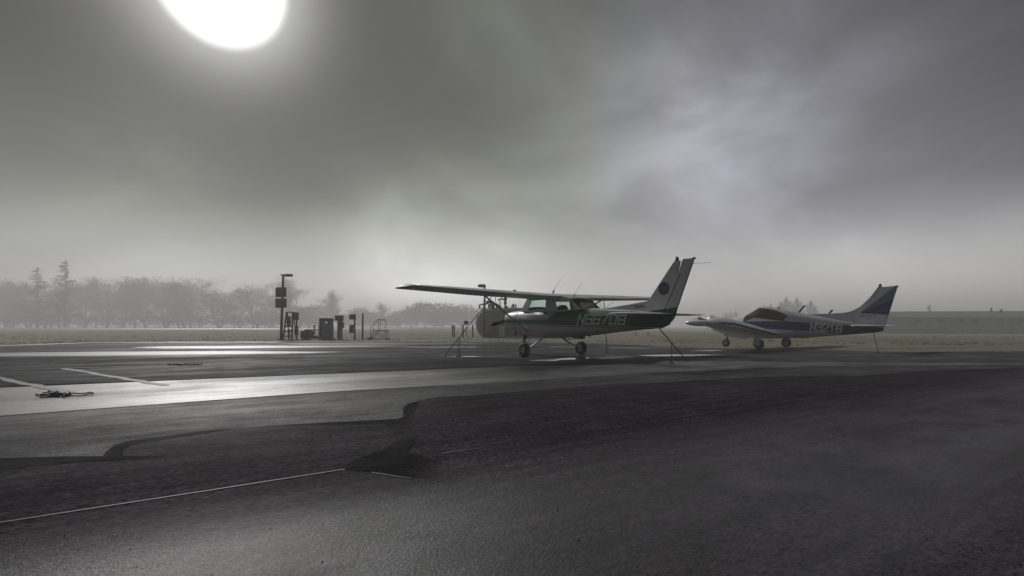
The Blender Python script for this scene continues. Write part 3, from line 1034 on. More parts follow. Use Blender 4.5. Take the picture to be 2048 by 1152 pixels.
# ------------------------------------------------------------------ airplane helpers
def interp(tab, x):
    if x <= tab[0][0]:
        return tab[0][1:]
    for a, b in zip(tab, tab[1:]):
        if x <= b[0]:
            t = (x - a[0]) / (b[0] - a[0])
            return tuple(p + (q - p) * t for p, q in zip(a[1:], b[1:]))
    return tab[-1][1:]


class Frame:
    """airplane coordinates: aft from the spinner, out to port, up"""
    def __init__(s, l0, dz=0.0):
        s.l0, s.dz = l0, dz

    def __call__(s, l, w_, z):
        return Vector((l - s.l0, -w_, z + s.dz))


def fus_w(tab, l, z, n=2.6):
    zb, zt, hw = interp(tab, l)[:3]
    zc, hz = (zb + zt) / 2, (zt - zb) / 2
    q = min(.999, abs((z - zc) / hz))
    return hw * (1 - q ** n) ** (1 / n)


def fus_ring(F, tab, l, n=2.6, k=32, grow=0.0):
    zb, zt, hw = interp(tab, l)[:3]
    zc, hz = (zb + zt) / 2, (zt - zb) / 2
    out = []
    for i in range(k):
        a = 2 * math.pi * i / k
        c, s_ = math.cos(a), math.sin(a)
        out.append(F(l, (hw + grow) * math.copysign(abs(c) ** (2 / n), c), zc + (hz + grow) * math.copysign(abs(s_) ** (2 / n), s_)))
    return out


def airfoil(c0, c1, n=9, t=.12, m=.02, p=.4):
    up, lo = [], []
    for i in range(n + 1):
        x = c0 + (c1 - c0) * (1 - math.cos(math.pi * i / n)) / 2 if c0 == 0 else c0 + (c1 - c0) * i / n
        yt = 5 * t * (.2969 * math.sqrt(max(x, 0)) - .126 * x - .3516 * x * x + .2843 * x ** 3 - .1015 * x ** 4)
        yc = m / p ** 2 * (2 * p * x - x * x) if x < p else m / (1 - p) ** 2 * (1 - 2 * p + 2 * p * x - x * x)
        up.append((x, yc + yt))
        lo.append((x, yc - yt))
    pts = up + list(reversed(lo if c0 > 0 else lo[1:]))
    return pts


def wing_part(F, st, c0, c1, side, mi=0, mb=None, ripple=0.0, t=.12, smooth=True):
    """st: (w, leading edge l, leading edge z, chord, incidence in degrees, thickness factor)"""
    mb = mb or MB()
    prof = airfoil(c0, c1, t=t)
    rings = []
    for i, (wd, le, lz, ch, inc, tk) in enumerate(st):
        rg = []
        ci, si = math.cos(R(inc)), math.sin(R(inc))
        for x, y in prof:
            yy = y * tk * ch + (ripple * (1 if i % 2 else -1) * (1 if y > .01 else .5))
            rg.append(F(le + (x * ci) * ch + yy * si, side * wd, lz - x * ch * si + yy * ci))
        rings.append(rg)
    mb.loft(rings, True, True, mi, smooth)
    return mb


def st_interp(st, a, b, n):
    out = []
    for i in range(n + 1):
        x = a + (b - a) * i / n
        out.append((x,) + interp(st, x))
    return out


def plate(F, poly, th, name, mats, parent, cuts=(), matfn=None, bevel=.012, w0=0.0):
    """a thin upright surface in the plane of symmetry, with edges rounded"""
    bm = bmesh.new()
    a = [bm.verts.new(F(l, w0 + th / 2, z)) for l, z in poly]
    b = [bm.verts.new(F(l, w0 - th / 2, z)) for l, z in poly]
    bm.faces.new(a)
    bm.faces.new(list(reversed(b)))
    n = len(poly)
    for i in range(n):
        j = (i + 1) % n
        bm.faces.new((a[j], a[i], b[i], b[j]))
    bmesh.ops.recalc_face_normals(bm, faces=bm.faces)
    return finish(bm, F, name, mats, parent, cuts, matfn, bevel)


def finish(bm, F, name, mats, parent, cuts, matfn, bevel=0.0, smooth=False):
    for (l0, z0), (l1, z1) in cuts:
        nn = Vector((-(z1 - z0), 0, l1 - l0)).normalized()
        bmesh.ops.bisect_plane(bm, geom=bm.verts[:] + bm.edges[:] + bm.faces[:], plane_co=F(l0, 0, z0), plane_no=nn, dist=1e-5)
    bm.faces.ensure_lookup_table()
    for f in bm.faces:
        c = f.calc_center_median()
        if matfn:
            f.material_index = matfn(c.x + F.l0, c.z - F.dz, -c.y)
        if smooth:
            f.smooth = len(f.verts) <= 5
    me = bpy.data.meshes.new(name)
    bm.to_mesh(me)
    bm.free()
    for m in mats:
        me.materials.append(m)
    o = bpy.data.objects.new(name, me)
    col.objects.link(o)
    o.parent = parent
    if bevel:
        b = o.modifiers.new('bevel', 'BEVEL')
        b.width = bevel
        b.segments = 2
        b.limit_method = 'ANGLE'
        b.angle_limit = R(50)
    return o


GLY = {'N': [[(0, 0), (0, 1)], [(0, 1), (1, 0)], [(1, 0), (1, 1)]],
       '6': [[(1, .82), (1, 1), (0, 1), (0, 0), (1, 0), (1, .52), (0, .52)]],
       '7': [[(0, 1), (1, 1), (.25, 0)]], '0': [[(0, 0), (0, 1), (1, 1), (1, 0), (0, 0)]],
       '9': [[(0, .18), (0, 0), (1, 0), (1, 1), (0, 1), (0, .48), (1, .48)]],
       '3': [[(0, .85), (0, 1), (1, 1), (1, 0), (0, 0), (0, .15)], [(.35, .52), (1, .52)]],
       '2': [[(0, .8), (0, 1), (1, 1), (1, .6), (0, .15), (0, 0), (1, 0)]],
       '1': [[(.1, .82), (.5, 1), (.5, 0)]]}


def letters(F, text, la, za, lb, zb_, h0, h1, surf, th, slant, name, m, parent, gap=.28):
    """stroked characters from (la, za) to (lb, zb_) on a side surface; surf(l, z) gives the signed outward offset"""
    mb = MB()
    n = len(text)
    pitch = (lb - la) / n
    cw = pitch * (1 - gap)
    q = 0
    for i, ch in enumerate(text):
        for line in GLY[ch]:
            for a, b in zip(line, line[1:]):
                t0 = (la + pitch * i - la) / (lb - la)
                hh = h0 + (h1 - h0) * t0
                zz = za + (zb_ - za) * t0

                def P(p):
                    return Vector((la + pitch * i + p[0] * cw + slant * p[1] * hh, zz + p[1] * hh))
                A, B = P(a), P(b)
                d = (B - A).normalized()
                nn = Vector((-d.y, d.x)) * th / 2
                A, B = A - d * th * .5, B + d * th * .5
                q += 1
                k = max(2, int((B - A).length / .05))
                vs = []
                for e in range(k + 1):
                    c = A.lerp(B, e / k)
                    for s_ in (-1, 1):
                        l, z = (c + nn * s_)
                        w_ = surf(l, z)
                        sg = 1 if w_ > 0 else -1
                        vs.append(F(l, w_ + sg * (.004 + .0004 * (q % 7)), z))
                mb.add(vs, [(2 * e, 2 * e + 1, 2 * e + 3, 2 * e + 2) for e in range(k)])
    return mb.build(name, m, parent, fix=False)


def small_text(F, text, l, z, size, w_, name, m, parent, sx=1.0):
    cu = bpy.data.curves.new('text', 'FONT')
    cu.body = text
    cu.size = size
    cu.offset = size * .02
    o = bpy.data.objects.new('text', cu)
    col.objects.link(o)
    dg = bpy.context.evaluated_depsgraph_get()
    me = bpy.data.meshes.new_from_object(o.evaluated_get(dg))
    bpy.data.objects.remove(o)
    for v in me.vertices:
        v.co = F(l + v.co.x * sx, w_, z + v.co.y)
    me.name = name
    me.materials.append(m)
    r = bpy.data.objects.new(name, me)
    col.objects.link(r)
    r.parent = parent
    return r


def wheel(F, parent, l, w_, r, wd, side=1):
    mb = MB()
    prof = [(-wd * .5, r * .55), (-wd * .5, r * .80), (-wd * .40, r * .94), (-wd * .2, r), (wd * .2, r), (wd * .40, r * .94), (wd * .5, r * .80), (wd * .5, r * .55)]
    mb.lathe(prof, F(l, w_, r), (0, -1, 0), 28, caps=False)
    mb.build('tyre', M['rubber'], parent)
    mb = MB()
    mb.lathe([(-wd * .42, 0), (-wd * .42, r * .25), (-wd * .36, r * .5), (-wd * .44, r * .56), (wd * .44, r * .56), (wd * .36, r * .5), (wd * .42, r * .25), (wd * .48, r * .12), (wd * .48, 0)], F(l, w_, r), (0, -1, 0), 24)
    mb.build('wheel_hub', M['hub'], parent)


def propeller(F, parent, l, w_, z, rad, ang, name='propeller', m='blackmetal', spin='blackmetal', spin_r=.15, spin_len=.30, cf=1.0):
    mb = MB()
    for k in range(2):
        a = ang + math.pi * k
        rd = Vector((0, math.cos(a), math.sin(a)))     # (l, w, z)
        tg = Vector((0, -math.sin(a), math.cos(a)))
        rings = []
        for i in range(9):
            f = i / 8
            rr = .07 + (rad - .07) * f
            ch = cf * (.10 + .075 * math.sin(min(1, f * 1.5) * math.pi * .5)) * (1 if f < .85 else 1 - (f - .85) * 3.2)
            tw = R(48 - 30 * f)
            tk = .022 * (1 - .75 * f) + .004
            cd = Vector((math.sin(tw), 0, 0)) + tg * math.cos(tw)
            nd = Vector((math.cos(tw), 0, 0)) - tg * math.sin(tw)
            c = rd * rr
            rg = []
            for u, v in ((-.5, 0), (-.2, 1), (.2, .9), (.5, 0), (.2, -.5), (-.2, -.5)):
                p = c + cd * (u * ch) + nd * (v * tk)
                rg.append(F(l + p.x, w_ + p.y, z + p.z))
            rings.append(rg)
        mb.loft(rings, True, True, 0, True)
    pr = mb.build(name, M[m], parent)
    mb = MB()
    mb.lathe([(-spin_len, .005), (-spin_len * .8, spin_r * .45), (-spin_len * .4, spin_r * .82), (0, spin_r), (.05, spin_r)], F(l + .04, w_, z), (1, 0, 0), 20)
    mb.build('spinner', M[spin], pr)
    return pr


# ------------------------------------------------------------------ the green and white high wing airplane
def high_wing():
    A = 0.96
    F = Frame(2.42)
    t = thing('high_wing_airplane', 'white high wing airplane with green side band, tied down on the wet apron', 'airplane', (1.317, 14.93, 0.0), -A)
    tab = [(.15, 1.02, 1.33, .24), (.19, .96, 1.385, .36), (.28, .89, 1.42, .42), (.5, .79, 1.445, .465), (.95, .67, 1.475, .50), (1.4, .605, 1.50, .52), (2.0, .565, 1.47, .535),
           (3.0, .585, 1.43, .53), (3.8, .64, 1.44, .46), (4.3, .69, 1.44, .39), (5.1, .775, 1.385, .285), (6.0, .85, 1.33, .17), (6.5, .885, 1.26, .095), (6.72, .97, 1.20, .05)]
    bm = bmesh.new()
    ls = [.15, .17, .19, .23, .28, .38, .5, .7, .95, 1.15, 1.4, 1.7, 2.0, 2.35, 2.7, 3.0, 3.3, 3.6, 3.8, 4.05, 4.3, 4.7, 5.1, 5.55, 6.0, 6.25, 6.5, 6.62, 6.72]
    rings = [[bm.verts.new(p) for p in fus_ring(F, tab, l, 2.7, 36)] for l in ls]
    for a, b in zip(rings, rings[1:]):
        for j in range(36):
            bm.faces.new((a[j], a[(j + 1) % 36], b[(j + 1) % 36], b[j]))
    bm.faces.new(rings[0][::-1])
    bm.faces.new(rings[-1])
    bmesh.ops.recalc_face_normals(bm, faces=bm.faces)

    # green side band
    def ztop(l):
        return interp([(0, 1.185), (2.72, 1.155), (3.13, 1.40), (4.2, 1.395), (6.0, 1.295), (7.0, 1.30)], l)[0]

    def zbot(l):
        return interp([(0, 1.055), (2.7, .985), (5.0, .93), (6.3, .91), (7, .88)], l)[0]

    def mf(l, z, w_):
        zt, zb = ztop(l), zbot(l)
        if zb < z < zt - (.028 if l < 2.9 else 0):
            return 1
        if l < 2.75 and zt - .012 < z < zt + .008:
            return 1
        if zb - .045 < z < zb - .022:
            return 1
        return 0
    cuts = []
    for o in (-.028, -.012, .008):
        cuts.append(((0, 1.185 + o), (2.72, 1.155 + o)))
    cuts += [((2.72, 1.155), (3.13, 1.40)), ((3.13, 1.40), (4.2, 1.395)), ((4.2, 1.395), (6.0, 1.295))]
    for o in (0, -.022, -.045):
        cuts += [((0, 1.055 + o), (2.7, .985 + o)), ((2.7, .985 + o), (5.0, .93 + o)), ((5, .93 + o), (6.3, .91 + o))]
    fu = finish(bm, F, 'fuselage', [M['white'], M['green']], t, cuts, mf, 0, True)
    # cowl seam and door outline as raised seams
    mb = MB()
    pts = []
    for i in range(37):
        a = -math.pi * .5 + math.pi * 2 * i / 36
        zb, zt, hw = interp(tab, .98)[:3]
        c, s_ = math.cos(a), math.sin(a)
        e = 2 / 2.7
        pts.append(F(.98 + .14 * s_, (hw + .004) * math.copysign(abs(c) ** e, c), (zb + zt) / 2 + (zt - zb) / 2 * 1.008 * math.copysign(abs(s_) ** e, s_)))
    mb.tube(pts, .007, 4)
    mb.build('cowl_seam', M['blackmetal'], fu)

    def WB(l, z):
        base_ = interp([(1.3, .50), (2.0, .525), (3.0, .52), (3.6, .47), (4.1, .40)], l)[0]
        return base_ - .16 * max(0, z - 1.42)
    outer = [(1.36, 1.40), (1.40, 1.47), (1.66, 1.86), (3.25, 1.83), (3.63, 1.735), (4.10, 1.40), (3.0, 1.36), (2.0, 1.38)]
    h1 = [(1.74, 1.445), (1.82, 1.75), (2.62, 1.745), (2.645, 1.445)]
    h2 = [(3.05, 1.665), (3.74, 1.635), (3.84, 1.415), (3.20, 1.405)]
    for s_ in (1, -1):
        mb = MB()
        mb.poly(outer, (h1, h2), lambda l, z: F(l, s_ * WB(l, z), z))
        o = mb.build('cabin_side', M['white'], t)
        so_ = o.modifiers.new('solid', 'SOLIDIFY')
        so_.thickness = .03
        so_.offset = 0
        for hh, m in ((h1, M['glass']), (h2, M['glassy'])):
            mb = MB()
            mb.poly(hh, (), lambda l, z: F(l, s_ * (WB(l, z) - .008), z))
            mb.build('side_window', m, t)
    # windshield, rear window, roof
    mb = MB()
    rg = []
    for i in range(7):
        f = i / 6
        rg.append([F(1.22 + .17 * abs(u) ** 2 * (1 - f * .6) + f * .42, u * (.495 - .06 * f), 1.46 + f * .40 + .03 * (1 - u * u) * (1 - f)) for u in [k / 6 for k in range(-6, 7)]])
    mb.loft(rg, False, False, 0, True, closed=False)
    mb.build('windshield', M['glass'], t, fix=False)
    mb = MB()
    rg = []
    for i in range(6):
        f = i / 5
        rg.append([F(3.63 + f * .47, u * (.42 - .05 * f), 1.745 - f * .33 + .02 * (1 - u * u)) for u in [k / 5 for k in range(-5, 6)]])
    mb.loft(rg, False, False, 0, True, closed=False)
    mb.build('rear_window', M['reartint'], t, fix=False)
    mb = MB()
    rg = []
    for l, z, hw in ((1.60, 1.85, .455), (1.9, 1.865, .46), (2.6, 1.86, .46), (3.25, 1.835, .445), (3.66, 1.735, .42)):
        rg.append([F(l, u * hw, z + .035 * (1 - u * u)) for u in [k / 5 for k in range(-5, 6)]] + [F(l, u * hw, z - .03) for u in [k / 5 for k in range(5, -6, -1)]])
    mb.loft(rg, True, True, 0, False)
    mb.build('roof', M['white'], t)
    # interior
    for w_ in (.24, -.24):
        mb = MB()
        rg = []
        for z, h_, d in ((1.0, .2, .10), (1.35, .22, .10), (1.50, .21, .08), (1.56, .17, .06), (1.585, .12, .05), (1.60, .06, .03)):
            rg.append([F(2.42 + (z - 1) * .25 + dx * d, w_ + dw * h_, z) for dx, dw in ((-1, -.8), (-1, .8), (0, 1), (1, .8), (1, -.8), (0, -1))])
        mb.loft(rg, True, True, 0, True)
        mb.build('seat', M['seat'], t)
    mb = MB()
    rg = []
    for l, zt in ((1.40, 1.50), (1.55, 1.555), (1.70, 1.56), (1.74, 1.52)):
        rg.append([F(l, -.44, 1.2), F(l, .44, 1.2)] + [F(l, u * .44, zt - .06 * u ** 4) for u in (1, .6, .2, -.2, -.6, -1)])
    mb.loft(rg, True, True, 0, False)
    mb.build('instrument_panel', M['seat'], t)
    # wings
    st = [(0.0, 1.62, 1.865, 1.62, 2.2, 1.0), (.5, 1.62, 1.87, 1.62, 2.2, 1.0), (2.6, 1.63, 1.905, 1.62, 2.0, 1.0), (4.70, 1.82, 1.95, 1.18, 0.8, .92), (4.80, 1.83, 1.952, 1.16, .6, .9)]
    tip = [(4.80, 1.83, 1.952, 1.16, .6, .9), (4.92, 1.86, 1.945, 1.11, .4, .82), (5.00, 1.92, 1.935, 1.0, .2, .62), (5.06, 2.02, 1.925, .80, 0, .34), (5.085, 2.12, 1.92, .6, 0, .12)]
    for s_ in (1, -1):
        mb = MB()
        wing_part(F, st_interp(st, .0, .55, 1), 0, 1, s_, mb=mb)
        wing_part(F, st_interp(st, .55, 4.72, 8), 0, .735, s_, mb=mb)
        wing_part(F, st_interp(st, 4.72, 4.80, 1), 0, 1, s_, mb=mb)
        wg = mb.build('wing', M['white'], t)
        wing_part(F, tip, 0, 1, s_).build('wing_tip', M['tipgreen'], wg)
        wing_part(F, st_interp(st, .57, 2.60, 54), .742, 1, s_, ripple=.0035, smooth=False).build('flap', M['white'], wg)
        wing_part(F, st_interp(st, 2.63, 4.70, 54), .742, 1, s_, ripple=.0035, smooth=False).build('aileron', M['white'], wg)
        # lift strut
        a, b = F(1.66, s_ * .50, .79), F(2.16, s_ * 2.46, 1.87)
        d = (b - a).normalized()
        mb = MB()
        rg = []
        for f in (0, .03, .5, .97, 1):
            p = a.lerp(b, f)
            k = 1.25 if f in (0, 1) else 1.0
            rg.append([p + Vector((u * .055 * k, 0, 0)) + d.cross(Vector((1, 0, 0))).normalized() * v * .021 * k for u, v in ((-1, 0), (-.5, .9), (.2, 1), (1, 0), (.2, -1), (-.5, -.9))])
        mb.loft(rg, True, True, 0, True)
        mb.build('wing_strut', M['white'], t)
        mb = MB()
        mb.tube([F(2.34, s_ * 2.30, 1.86), F(2.34, s_ * 2.30, 1.80), F(2.36, s_ * 2.28, 1.785)], .012, 6)
        mb.build('tie_down_ring', M['metal'], wg)
    # wing fuel vent / caps
    mb = MB()
    mb.lathe([(0, .05), (.03, .05), (.035, .02)], F(2.05, 1.25, 2.01), (0, 0, 1), 12)
    mb.build('fuel_cap', M['boxdark'], t)
    # tail surfaces
    stb = [(.0, 5.90, 1.225, .98, 0, .8), (.12, 5.91, 1.225, .97, 0, .8), (1.42, 6.10, 1.225, .66, 0, .8), (1.50, 6.16, 1.225, .54, 0, .5), (1.53, 6.24, 1.225, .38, 0, .2)]
    for s_ in (1, -1):
        mb = MB()
        wing_part(F, stb, 0, .60, s_, mb=mb, t=.09)
        sb = mb.build('tailplane', M['white'], t)
        wing_part(F, [(.09,) + interp(stb, .09)] + stb[2:], .612, 1, s_, t=.09).build('elevator', M['white'], sb)
    GB = ((6.0, 1.30), (6.9, 1.385))

    def gf(l, z, w_):
        return 1 if z < 1.30 + (l - 6.0) * .0944 else 0
    fin = [(4.22, 1.405), (4.8, 1.44), (5.5, 1.505), (6.08, 1.565), (6.14, 1.60), (6.86, 2.46), (6.90, 2.485), (7.015, 2.475), (6.955, 2.235), (7.03, 2.17), (6.515, 1.20), (6.3, 1.20), (6.0, 1.26), (5.2, 1.34), (4.4, 1.40)]
    fo = plate(F, fin, .085, 'fin', [M['white'], M['green']], t, [GB], gf, .02)
    rud = [(6.535, 1.20), (7.045, 2.162), (6.992, 2.232), (7.085, 2.485), (7.10, 2.51), (7.34, 2.50), (7.385, 2.45), (6.93, 1.33), (6.875, 1.16), (6.80, 1.06), (6.66, .965), (6.54, .955)]
    plate(F, rud, .055, 'rudder', [M['white'], M['green']], t, [GB], gf, .018)
    mb = MB()
    mb.lathe([(0, .045), (.03, .045), (.07, .04), (.10, .022), (.11, 0.001)], F(6.93, 0, 2.475), (0, 0, 1), 14)
    mb.tube([F(6.93, 0, 2.48), F(6.885, 0, 2.60)], .008, 5)
    mb.build('beacon_light', M['red'], fo)
    mb = MB()
    mb.tube([F(7.34, 0, 2.37), F(7.80, 0, 2.345)], .004, 4)
    mb.tube([F(7.36, 0, 2.50), F(7.42, 0, 2.48)], [.03, .02], 8)
    mb.build('tail_antenna', M['blackmetal'], t)
    # emblem on both fin sides
    for s_ in (1, -1):
        w_ = s_ * .046
        cl_, cz = 6.592, 1.845
        mb = MB()
        k = 28
        mb.add([F(cl_, w_, cz)] + [F(cl_ + .158 * math.cos(6.2832 * i / k), w_, cz + .158 * math.sin(6.2832 * i / k)) for i in range(k)], [(0, 1 + i, 1 + (i + 1) % k) for i in range(k)])
        em = mb.build('emblem', M['emblem'], fo, fix=False)
        mb = MB()
        w2 = s_ * .0485
        ring = []
        for i in range(k + 1):
            a = 6.2832 * i / k
            ring.append((math.cos(a), math.sin(a)))
        for (x0, y0), (x1, y1) in zip(ring, ring[1:]):
            mb.add([F(cl_ + r_ * x, w2, cz + r_ * y) for r_, x, y in ((.128, x0, y0), (.137, x0, y0), (.137, x1, y1), (.128, x1, y1))], [(0, 1, 2, 3)])
        for pts, th in (([(-.10, .03), (-.03, .075), (.05, .06), (.10, .02)], .02), ([(-.08, -.045), (0, .0), (.09, -.03)], .022), ([(-.02, -.10), (.03, -.06), (.06, -.08)], .018), ([(-.05, .02), (.0, .035), (.03, .015)], .014)):
            for a, b in zip(pts, pts[1:]):
                a_, b_ = Vector(a), Vector(b)
                n_ = Vector((-(b_ - a_).y, (b_ - a_).x)).normalized() * th / 2
                mb.add([F(cl_ + p.x, w2 + s_ * .001, cz + p.y) for p in (a_ - n_, b_ - n_, b_ + n_, a_ + n_)], [(0, 1, 2, 3)])
        mb.build('emblem_drawing', M['emblem2'], em, fix=False)
    # registration
    for s_ in (1, -1):
        srf = (lambda l, z: s_ * fus_w(tab, l, z, 2.7))
        if s_ == 1:
            letters(F, 'N66709', 3.97, 1.0, 5.58, .985, .262, .225, srf, .042, .24, 'registration_number', M['letter'], fu)
    small_text(F, 'CESSNA', 5.70, 1.41, .085, .0465, 'dorsal_lettering', M['navy'], fo, 1.0)
    # antennas on the roof
    for l, z, dl, dz in ((2.52, 1.99, .42, .42), (3.45, 1.80, .42, .42)):
        mb = MB()
        mb.tube([F(l, .12, z - .03), F(l + .02, .12, z + .03), F(l + .07, .12, z + .085)], [.035, .028, .008], 8)
        mb.tube([F(l + .06, .12, z + .08), F(l + dl, .12, z + dz)], [.006, .003], 5)
        mb.build('whip_antenna', M['blackmetal'], t)
    for s_ in (1, -1):
        mb = MB()
        mb.tube([F(4.55, s_ * .05, 1.42), F(4.55 + .12, s_ * .28, 1.62)], .005, 5)
        mb.build('rabbit_ear_antenna', M['blackmetal'], t)
    # landing gear
    for s_ in (1, -1):
        mb = MB()
        rg = []
        for f in range(9):
            u = f / 8
            wd = .30 + .80 * u
            z = .66 - .43 * u - .05 * math.sin(u * math.pi)
            l = 2.32 + .10 * u
            hw = .085 - .045 * u
            rg.append([F(l - hw, s_ * wd, z - .012), F(l, s_ * wd, z - .02), F(l + hw, s_ * wd, z - .012), F(l + hw, s_ * wd, z + .012), F(l, s_ * wd, z + .02), F(l - hw, s_ * wd, z + .012)])
        mb.loft(rg, True, True, 0, True)
        mb.tube([F(2.42, s_ * 1.06, .22), F(2.42, s_ * 1.18, .22)], .025, 8)
        mb.box(F(2.44, s_ * .62, .515), (.16, .05, .03), rz=0)
        lg = mb.build('landing_gear_leg', M['white2'], t)
        wheel(F, lg, 2.42, s_ * 1.155, .222, .155, s_)
    mb = MB()
    mb.tube([F(.92, 0, .74), F(.86, 0, .46)], .042, 10)
    mb.tube([F(.865, 0, .48), F(.83, 0, .33)], .03, 10)
    for w_ in (.085, -.085):
        mb.tube([F(.835, w_ * .8, .42), F(.80, w_, .19)], .017, 6)
    mb.tube([F(.80, -.11, .19), F(.80, .11, .19)], .016, 6)
    mb.box(F(.835, 0, .415), (.06, .17, .04))
    mb.tube([F(.89, .0, .62), F(1.02, 0, .53), F(.87, 0, .44)], .014, 6)
    mb.tube([F(.90, -.09, .60), F(.90, .09, .60)], .018, 6)
    ng = mb.build('nose_gear_leg', M['blackmetal'], t)
    wheel(F, ng, .80, 0, .188, .13)
    mb = MB()
    mb.tube([F(.80, .30, .78), F(.80, .33, .62)], .032, 8)
    mb.build('exhaust_pipe', M['blackmetal'], t)
    mb = MB()
    mb.tube([F(2.02, .2, .60), F(2.06, .2, .50)], [.03, .012], 6)
    mb.build('drain_mast', M['blackmetal'], t)
    mb = MB()
    mb.tube([F(4.0, 0, .68), F(4.04, 0, .60)], [.03, .012], 6)
    mb.rbox(F(3.55, .0, .60), (.42, .16, .08), .02)
    mb.build('belly_antenna', M['blackmetal'], t)
    propeller(F, t, .07, 0, 1.17, .85, math.atan2(-.235, .97))
    mb = MB()
    mb.tube([F(6.42, 0, .90), F(6.43, 0, .855), F(6.47, 0, .85), F(6.48, 0, .895)], .012, 6)
    mb.build('tail_tie_ring', M['metal'], t)
    return t, F, A


hw_t, hwF, hwA = high_wing()


def to_world(t, v):
    return Matrix.Translation(t.location) @ Matrix.Rotation(t.rotation_euler.z, 4, 'Z') @ v


